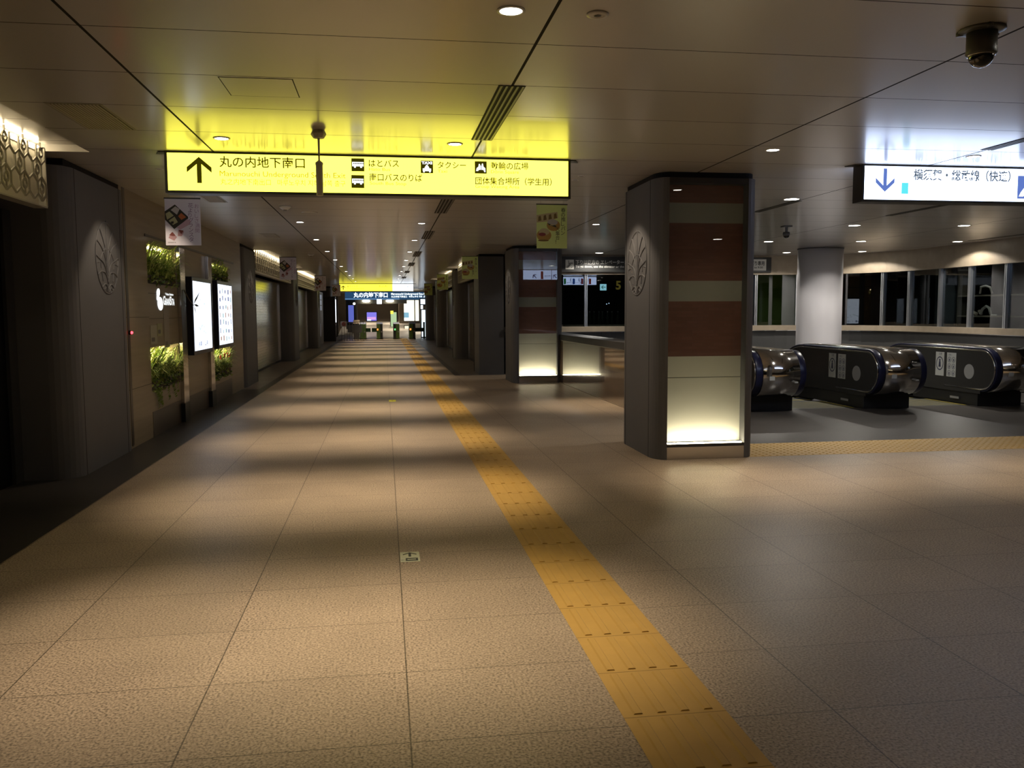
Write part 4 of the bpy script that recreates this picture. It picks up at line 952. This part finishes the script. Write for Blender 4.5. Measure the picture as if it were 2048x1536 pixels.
# window wall along the rear and the right, with a curved corner
CX, CY, CR, YB = 9.5, 18.05, 2.6, 20.65
LB = CX - 2.9; LA = CR * pi / 2
def wpath(s, off=0):
    """point on the wall line at arc length s; off > 0 moves into the rooms behind"""
    if s < LB: return (2.9 + s, YB + off)
    if s < LB + LA: a = pi / 2 - (s - LB) / CR; return (CX + (CR + off) * cos(a), CY + (CR + off) * sin(a))
    return (CX + CR + off, CY - (s - LB - LA))
def s_at(px, z=1.76):
    """arc length where the picture column px meets the wall line"""
    best = None
    for i in range(2400):
        s = i * .01; p = Vector((*wpath(s), z)) - Vector((0, 0, H)); zz = p.dot(fw)
        if zz < 1: continue
        e = abs(1024 + F * p.dot(rt) / zz - px)
        if best is None or e < best[0]: best = (e, s)
    return best[1]
SMAX = LB + LA + 11
def wall_strip(name, s0, s1, z0, z1, o0, o1, m, parent=None, ds=.3, st=True):
    b = MB(); n = max(1, int((s1 - s0) / ds)); V = []; Fc = []
    for i in range(n + 1):
        s = s0 + (s1 - s0) * i / n; p, q = wpath(s, o0), wpath(s, o1); V += [(*p, z0), (*p, z1), (*q, z1), (*q, z0)]
    for i in range(n):
        a, c = 4 * i, 4 * i + 4
        for k in range(4): Fc.append((a + k, a + (k + 1) % 4, c + (k + 1) % 4, c + k))
    Fc += [(0, 1, 2, 3), (4 * n, 4 * n + 3, 4 * n + 2, 4 * n + 1)]
    b.add(V, Fc); o = b.build(name, m, parent)
    if st and parent is None: o['kind'] = 'structure'
    return o
wall_strip('wall_header', 0, SMAX, 2.42, 2.9, -.04, .2, STONE)
wall_strip('wall_lower', 0, SMAX, -1.6, 1.02, -.005, .2, mat('lower_wall', (.06, .06, .058), .35, .1))
wall_strip('trim_sill', 0, SMAX, 1.02, 1.145, -.09, .2, STONE)
wall_strip('trim_sill_lip', 0, SMAX, 1.005, 1.02, -.075, .0, STEEL)
mull = [1.42, s_at(1172), s_at(1395), s_at(1512), s_at(1594), s_at(1667), s_at(1763), s_at(1816), s_at(1878), s_at(1937), s_at(2009), SMAX - 7.2, SMAX - 5, SMAX - 2.5, SMAX]
ALU = mat('mullion_aluminium', (.50, .52, .54), .32, .85)
for i in range(len(mull) - 1):
    w = bpy.data.objects.new('window_%d' % (i + 1), None); COL.objects.link(w); w['kind'] = 'structure'; ORG[w.name] = (0, 0, 0)
    s0, s1 = mull[i], mull[i + 1]
    wall_strip('pane', s0 + .03, s1 - .03, 1.145, 2.42, .06, .068, WGLASS, w, .25)
    wall_strip('mullion', s1 - .035, s1 - .008, 1.145, 2.42, .0, .10, ALU, w); wall_strip('mullion', s1 + .008, s1 + .035, 1.145, 2.42, .0, .10, ALU, w)
for s in (.9, 2.4, 4.6, 6.2): 
    p = wpath(s); b = MB(); b.box(p[0] - .003, p[0] + .003, YB - .008, YB, 0, 1.0); struct('trim_wall_seam', b, BLK)
# rooms behind the glass
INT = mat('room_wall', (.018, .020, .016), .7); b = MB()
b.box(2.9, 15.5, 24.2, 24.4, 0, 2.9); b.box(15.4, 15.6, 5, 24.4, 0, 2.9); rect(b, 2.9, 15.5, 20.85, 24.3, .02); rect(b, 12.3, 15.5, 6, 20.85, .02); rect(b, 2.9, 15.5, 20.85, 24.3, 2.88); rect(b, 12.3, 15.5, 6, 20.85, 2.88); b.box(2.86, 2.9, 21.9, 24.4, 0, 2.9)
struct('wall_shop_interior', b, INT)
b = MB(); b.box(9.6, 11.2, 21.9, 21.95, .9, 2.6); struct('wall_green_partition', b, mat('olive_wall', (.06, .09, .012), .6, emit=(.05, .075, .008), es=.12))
t = thing('exit_light', (5.55, 21.6, 2.1), 'small glowing pale blue exit sign with an arrow behind the rear window', 'sign')
m = MB(); m.box(5.46, 5.62, 21.4, 21.44, 2.05, 2.21); m.build('lamp_box', emit('exit_glow', (.42, .85, 1), 1.3), t)
m = MB(); arrow(m, (5.60, 21.398, 2.13), (0, 0, 1), (-1, 0, 0), .09, .12); m.build('arrow', emit('exit_ink', (.02, .15, .12), 1), t)
t = thing('number_sign', (5.9, 21.2, 2.1), 'gold numeral behind the rear window, cut by the near brick column', 'sign')
m = MB(); m.text('5', (5.81, 21.2, 2.05), h=.27, bold=.03); m.build('numeral', mat('gold', (.5, .38, .08), .4, .6, emit=(.5, .36, .06), es=.25), t)
for i, (x, z) in enumerate([(5.60, 1.70), (5.66, 1.72)]):
    o = MB().ball((x, 21.3, z), .012, 8).build('pilot_lamp', emit('pilot', (.6, .8, 1), 3)); tag(o, ['tiny lit pilot lamp behind the rear window, the lower one', 'tiny lit pilot lamp behind the rear window, the upper one'][i], 'lamp', 'pilot lamps behind the rear window')
b = MB(); b.box(12.6, 12.64, 17.55, 18.25, .02, 2.88); b.box(10.2, 10.9, 22.6, 22.65, .02, 2.88); struct('wall_partition', b, mat('partition_grey', (.07, .078, .088), .5))
# shelf unit with display pieces, right-hand shop
t = thing('display_shelf', (12.75, 15.8, 0), 'dark shelf unit behind the right-hand windows', 'shelf')
SHB = mat('shelf_board', (.26, .22, .16), .5)
for z in (1.36, 1.80):
    m = MB(); m.box(12.55, 12.95, 14.2, 17.4, z, z + .03); m.build('shelf_board', SHB, t)
for yy in (14.2, 15.75, 17.37):
    m = MB(); m.box(12.55, 12.95, yy, yy + .03, .02, 2.4); m.build('upright', mat('upright', (.10, .09, .07), .5), t)
PP = mat('display_piece', (.55, .46, .36), .5, emit=(.55, .46, .36), es=.04); PW = mat('display_piece_white', (.62, .60, .55), .5, emit=(.6, .58, .52), es=.05)  # faint emission stands in for light falling on the pieces
def piece(pts, r, r1, m_, lb):
    o = MB(); o.smooth = True; o.tube(pts, r, 10, r1); q = o.build('display_piece', m_); tag(q, lb, 'display piece', 'pale pieces on the display shelf')
piece([(12.65, 17.06, 1.49), (12.66, 17.00, 1.46), (12.67, 16.90, 1.425)], .03, .034, PP, 'beige slanted display piece at the left of the lower shelf')
piece([(12.70, 16.88, 1.50), (12.71, 16.85, 1.46), (12.71, 16.80, 1.42)], .028, .03, PP, 'small brown display piece in the middle of the lower shelf')
piece([(12.65, 16.76, 1.42), (12.65, 16.70, 1.53), (12.66, 16.60, 1.59), (12.67, 16.52, 1.55), (12.68, 16.48, 1.42)], .028, .03, PW, 'arched cream display piece on the lower shelf')
piece([(12.66, 16.44, 1.405), (12.66, 16.28, 1.405)], .014, .014, PW, 'flat white display piece at the right of the lower shelf')
piece([(12.65, 16.80, 1.86), (12.65, 16.78, 2.0), (12.65, 16.63, 2.02), (12.65, 16.50, 1.99), (12.66, 16.44, 1.86)], .022, .024, PW, 'pale angular display piece on the upper shelf')

t = thing('added_shop_lamp', (12.38, 16.6, 2.88), 'added unseen lamp in the shop ceiling to brighten the display shelf', 'lamp')
m = MB(); m.lathe((12.38, 16.6, 2.88), [(.06, 0), (.06, -.03), (.045, -.035)], 16); m.build('housing', DM, t)
spot(t, (12.38, 16.6, 2.84), 30, 130, .6, NEUT, .03)  # unseen spot added to brighten the shelf and its pieces

t = thing('bar_counter', (5.3, 22.4, 0), 'dim dark counter inside the shop behind the rear window', 'counter')
m = MB(); m.box(4.2, 6.9, 22.2, 22.7, 0, 1.12); m.build('body', mat('counter_dark', (.04, .035, .03), .5), t)
m = MB(); m.box(4.15, 6.95, 22.15, 22.75, 1.12, 1.16); m.build('counter_top', SHB, t)
BOT = None
for i, (x, y) in enumerate([(5.42, 22.4), (5.56, 22.46), (5.68, 22.4), (5.80, 22.5), (5.92, 22.42), (6.05, 22.45), (6.2, 22.4)]):
    lb = '%s dim bottle from the left on the dark counter behind the rear window' % ORD[i]
    if BOT is None:
        t = BOT = thing('bottle', (x, y, 1.16), lb, 'bottle', 'bottles on the dim counter')
        m = MB(); m.smooth = True; m.lathe((x, y, 1.16), [(.045, 0), (.045, .20), (.018, .26), (.016, .34)], 14); m.build('body', mat('bottle_glass', (.03, .045, .03), .15, 0, .5), t)
        m = MB(); m.lathe((x, y, 1.16), [(.019, .33), (.019, .36)], 12); m.build('cap', GREYD, t)
    else: dup(BOT, (x, y, 1.16), lb)
t = thing('added_shop_lamp', (5.6, 21.7, 2.88), 'added unseen lamp to brighten the dim shop behind the rear window', 'lamp')
m = MB(); m.lathe((5.6, 21.7, 2.88), [(.06, 0), (.06, -.03), (.045, -.035)], 16); m.build('housing', DM, t)
spot(t, (5.6, 21.7, 2.84), 10, 130, .7, NEUT, .03)  # unseen spot added so the counter and bottles show faintly

# ------------------------------------------------------------------ ticket gates and the far concourse
GG = mat('gate_green', (.10, .19, .045), .45); GD = mat('gate_dark', (.025, .03, .03), .4); GT = mat('gate_top', (.18, .21, .30), .4)
gl = ['ticket gate furthest left, its green side beside the grey post', 'second ticket gate from the left with an orange lamp', 'third ticket gate from the left with a green lamp', 'rightmost ticket gate with an orange lamp']
for i, x in enumerate((-1.22, -.28, .66, 1.56)):
    t = thing('ticket_gate', (x, 49.6, 0), gl[i], 'ticket gate', 'ticket gates at the corridor end')
    a, c = (x - .17, x + .17); md = (a + c) / 2 + (.03 if i != 2 else -.03)
    m = MB(); m.box(a, md, 49, 50.6, .04, .86); m.build('left_cabinet', GG if i != 2 else GD, t, .01)
    m = MB(); m.box(md, c, 49, 50.6, .04, .86); m.build('right_cabinet', GD if i not in (0, 2) else GG, t, .01)
    m = MB(); m.box(a - .01, c + .01, 49.02, 50.6, 0, .04); m.build('foot', BLK, t)
    m = MB(); m.prism([(49.0, .86), (50.6, .86), (50.5, .93), (49.15, .95)], a, c, 'x'); m.build('reader_top', GT, t, .006)
    m = MB(); lx = a + .06 if i != 2 else a + .09
    m.box(lx - .04, lx + .04, 48.99, 49.0, .50, .60); m.build('lamp', emit('gate_orange', (1, .25, .05), 2.2) if i != 2 else emit('gate_green_lamp', (.2, .9, .25), 1.3), t)
    m = MB(); m.box(c - .10, c - .03, 48.99, 49.0, .38, .46); m.build('card_slot', mat('slot_grey', (.3, .3, .28), .5), t)
    if i != 1:
        for s in (1,) if i == 0 else ():
            m = MB(); m.box(*( (c, c + .26) if s > 0 else (a - .05, a)), 49.7, 49.73, .40, .62); m.build('flap', mat('flap_green', (.015, .05, .02), .4), t)
    if i == 1:
        m = MB(); m.box(a - .28, a, 49.7, 49.73, .40, .62); m.build('flap', mat('flap_green'), t)
b = MB(); b.box(1.745, 2.3, 49.7, 49.74, .40, .62); b.box(2.2, 2.3, 49.65, 49.8, 0, .95); tag(b.build('gate_side_barrier', mat('flap_green')), 'dark green side barrier right of the rightmost ticket gate', 'barrier')
t = thing('gate_post', (-1.55, 49.2, 0), 'grey cabinet post left of the ticket gates', 'post')
m = MB(); m.box(-1.72, -1.42, 49.0, 49.8, 0, .9); m.build('cabinet', mat('post_grey', (.10, .10, .095), .5), t, .01)
m = MB(); m.prism([(49.0, .9), (49.8, .9), (49.8, 1.06), (49.4, 1.10)], -1.74, -1.40, 'x'); m.build('desk_top', STONE, t)
t = thing('crowd_barrier', (-1.8, 46, 0), 'grey folding barrier with thin bars left of the gates', 'barrier')
BG = mat('barrier_grey', (.22, .21, .19), .45, .5)
m = MB(); m.tube([(-2.3, 46.37, 1.0), (-1.75, 46.35, 1.0), (-1.12, 47.6, 1.0)], .02, 8); m.build('top_rail', BG, t)
for i in range(9):
    q = i / 8; x = -2.25 + 1.1 * q; y = 46.37 if q < .45 else 46.37 + 2.2 * (q - .45)
    m = MB(); m.tube([(x, y, .0), (x, y, 1.0)], .014, 6); m.build('bar', BG, t)
m = MB(); m.box(-1.95, -1.2, 46.5, 46.52, .45, .85); m.build('infill_panel', mat('barrier_panel', (.11, .115, .12), .4), t)
t = thing('prohibition_sign', (-2.15, 45.9, .75), 'small white sign with a red ring on the crowd barrier', 'sign')
m = MB(); m.box(-2.30, -1.98, 46.29, 46.31, .77, 1.05); m.build('plate', mat('plate_white', (.5, .49, .46), .5), t)
m = MB(); ring = [(cos(i * pi / 12), sin(i * pi / 12)) for i in range(24)]
m.tube([(-2.14 + .085 * p[0], 46.285, .91 + .085 * p[1]) for p in ring + ring[:1]], .018, 6); m.tube([(-2.2, 46.282, .97), (-2.08, 46.282, .85)], .015, 6); m.build('red_ring', mat('ring_red', (.45, .04, .03), .5), t)
# wall with posters past the fourth left pillar
t = thing('poster_board', (-3.0, 41, 1.5), 'timetable poster board of pale sheets past the fourth left pillar', 'poster board')
m = MB(); m.box(-3.2, -3.0, 39.6, 43.5, 0, 2.5); m.build('board', mat('board_grey', (.13, .13, .115), .45), t)
m = MB()
for i in range(2):
    for j in range(3): m.box(-3.0, -2.995, 39.8 + i * 1.5, 41.1 + i * 1.5, 1.62 + j * .26, 1.84 + j * .26)
m.box(-3.0, -2.995, 40.6, 41.6, .4, 1.0); m.build('poster_sheets', mat('sheet_blue', (.40, .45, .55), .4, emit=(.35, .42, .6), es=.22), t)
m = MB(); m.lathe((-3.0, 41, 1.28), [(.1, 0), (.1, .01)], 16, 'x'); m.build('red_mark', mat('ring_red'), t)
t = thing('light_box', (-2.9, 48.3, 1.6), 'tall narrow white light box by the furthest left pillar', 'light box')
m = MB(); m.box(-3.2, -2.55, 46.1, 46.6, .0, 2.35); m.build('case', DM2, t)
m = MB(); m.box(-2.55, -2.53, 46.15, 46.55, 1.0, 2.2); m.build('lit_face', emit('box_white', (.8, .88, 1), 2.2), t)
t = thing('wall_screen', (-2.6, 53, 1.0), 'blue lit advertising panel at the left of the gates', 'screen')
m = MB(); m.box(-2.30, -1.72, 53.0, 53.1, .5, 2.3); m.build('frame', DM2, t)
m = MB(); m.box(-2.16, -1.80, 52.99, 53.0, .9, 1.95); m.build('picture', emit('panel_blue', (.16, .2, .75), .7), t)
t = thing('info_pole', (-1.9, 51.5, 0), 'slim dark pole with a round white lamp beside the left panel', 'lamp')
m = MB(); m.tube([(-1.75, 51.5, 0), (-1.75, 51.5, 1.98)], .03, 8); m.build('pole', DM2, t)
m = MB(); m.smooth = True; m.ball((-1.75, 51.5, 2.03), .075, 12); m.build('globe', emit('globe', (1, .95, .85), 3), t)
# concourse walls
b = MB(); b.prism([(51.2, -.05), (61.5, -.05), (61.5, .86), (51.2, .002)], -2.8, 4.3, 'x'); struct('floor_ramp', b, mat('ramp_floor', (.24, .235, .22), .45, vary=.1, vscale=3))
FB = mat('far_beige', (.22, .185, .145), .5, vary=.15, vscale=1.5)
b = MB(); b.box(-4.4, 1.0, 63, 63.2, 0, 2.9); b.box(1.0, 3.2, 60, 63.2, 0, 2.9); struct('wall_far', b, FB)
b = MB(); b.box(-4.4, -2.8, 54, 54.2, 0, 2.9); b.box(-2.0, -1.65, 54, 54.4, 0, 2.9); struct('wall_far_left', b, FB)
b = MB(); b.box(-1.65, 1.4, 54, 54.1, 2.05, 2.9); struct('trim_far_header', b, mat('far_header', (.30, .28, .23), .5))
b = MB(); b.box(2.9, 4.6, 50.2, 50.4, 0, 2.9); b.box(4.3, 4.6, 50.4, 63.2, 0, 2.9); struct('wall_far_right', b, mat('rear_wall'))
for i, x in enumerate((-1.1, .35)):
    t = thing('dome_light', (x, 53.7, 2.3), ['glowing shallow dome lamp beyond the gates, the left one', 'glowing shallow dome lamp beyond the gates, the right one'][i], 'lamp', 'dome lamps beyond the gates')
    m = MB(); m.smooth = True; m.ball((x, 53.85, 2.22), .25, 16, (1, .5, .35)); m.build('diffuser', emit('dome_glow', (1, .93, .75), 6), t)
    m = MB(); m.lathe((x, 53.9, 2.28), [(.28, 0), (.28, .03)], 20); m.build('rim', TRIMW, t)
def far_box(name, x0, x1, y, z0, z1, m_, lb, cat, frame=DM2):
    t = thing(name, ((x0 + x1) / 2, y, z0), lb, cat)
    q = MB(); q.box(x0 - .05, x1 + .05, y + .01, y + .12, z0 - .05, z1 + .05); q.build('frame', frame, t)
    q = MB(); q.box(x0, x1, y, y + .01, z0, z1); q.build('face', m_, t); return t
t = far_box('wall_screen', -1.12, -.50, 56, .98, 1.52, emit('screen_violet', (.25, .22, .85), 1.0), 'blue and violet screen beyond the second ticket gate', 'screen')
m = MB(); m.box(-1.1, -.55, 55.99, 56.0, 1.05, 1.22); m.k = 1; m.box(-1.1, -.85, 55.985, 55.99, .98, 1.06); m.build('picture_band', [emit('band_pink', (.75, .4, .85), 1), emit('band_white', (.7, .85, 1), 1.4)], t)
t = far_box('lit_doorway', .42, .80, 58, .02, 1.52, emit('door_green', (.55, .75, .42), .85), 'pale green lit doorway beyond the third ticket gate', 'doorway')
m = MB(); m.box(.40, .60, 57.99, 58.0, 1.4, 1.62); m.build('yellow_sign', emit('door_yellow', (.9, .8, .1), 1.2), t)
t = far_box('light_box', 1.28, 1.95, 57, .95, 2.3, emit('wall_glow', (1, .93, .75), 1.9), 'wide white glowing panel beyond the rightmost ticket gate', 'light box')
m = MB(); m.box(1.28, 1.60, 56.985, 57.0, 1.15, 1.50); m.build('blue_print', emit('print_blue', (.25, .5, .65), 1), t)
far_box('light_box', 2.02, 2.25, 57, .95, 2.3, emit('wall_glow', (1, .9, .7), 1.9), 'narrow white glowing panel right of the wide far panel', 'light box')
far_box('light_box', 2.32, 2.46, 55.5, .06, 2.25, emit('wall_glow2', (.85, .92, 1), 1.9), 'slim bluish white glowing strip at the far right', 'light box')
far_box('lit_kiosk', 1.30, 1.58, 56.5, .06, .62, emit('kiosk_glow', (1, .9, .6), 1.3), 'low glowing kiosk below the wide far panel', 'kiosk')
t = far_box('square_sign', 2.12, 2.45, 51, 1.98, 2.28, emit('panel_white', (.8, .9, 1), 1.5), 'small square lit sign above the right side of the gates', 'sign')
m = MB(); m.box(2.27, 2.30, 51.02, 51.1, 2.33, 2.9); m.build('stem', DM2, t)
far_box('wall_screen', 2.18, 2.42, 51.2, .06, 1.65, emit('panel_pale', (.75, .88, 1), 1.6), 'pale lit upright screen at the right of the gates', 'screen')
t = thing('ceiling_clock', (-.28, 50.5, 2.2), 'white lit square clock hanging above the gates', 'clock')
m = MB(); m.box(-.42, -.14, 50.5, 50.56, 2.0, 2.28); m.build('face', emit('clock_white', (.9, .96, 1), 2.2), t)
m = MB(); m.box(-.29, -.27, 50.52, 50.54, 2.28, 2.9); m.build('stem', DM2, t)
for (x, y) in [(-1.2, 56), (.6, 56), (-1.2, 60), (.6, 60), (2.4, 54)]:
    downlight((x, y), 'downlight of the concourse beyond the ticket gates, hidden by the signs', GL, narrow=1.5, wide=20)
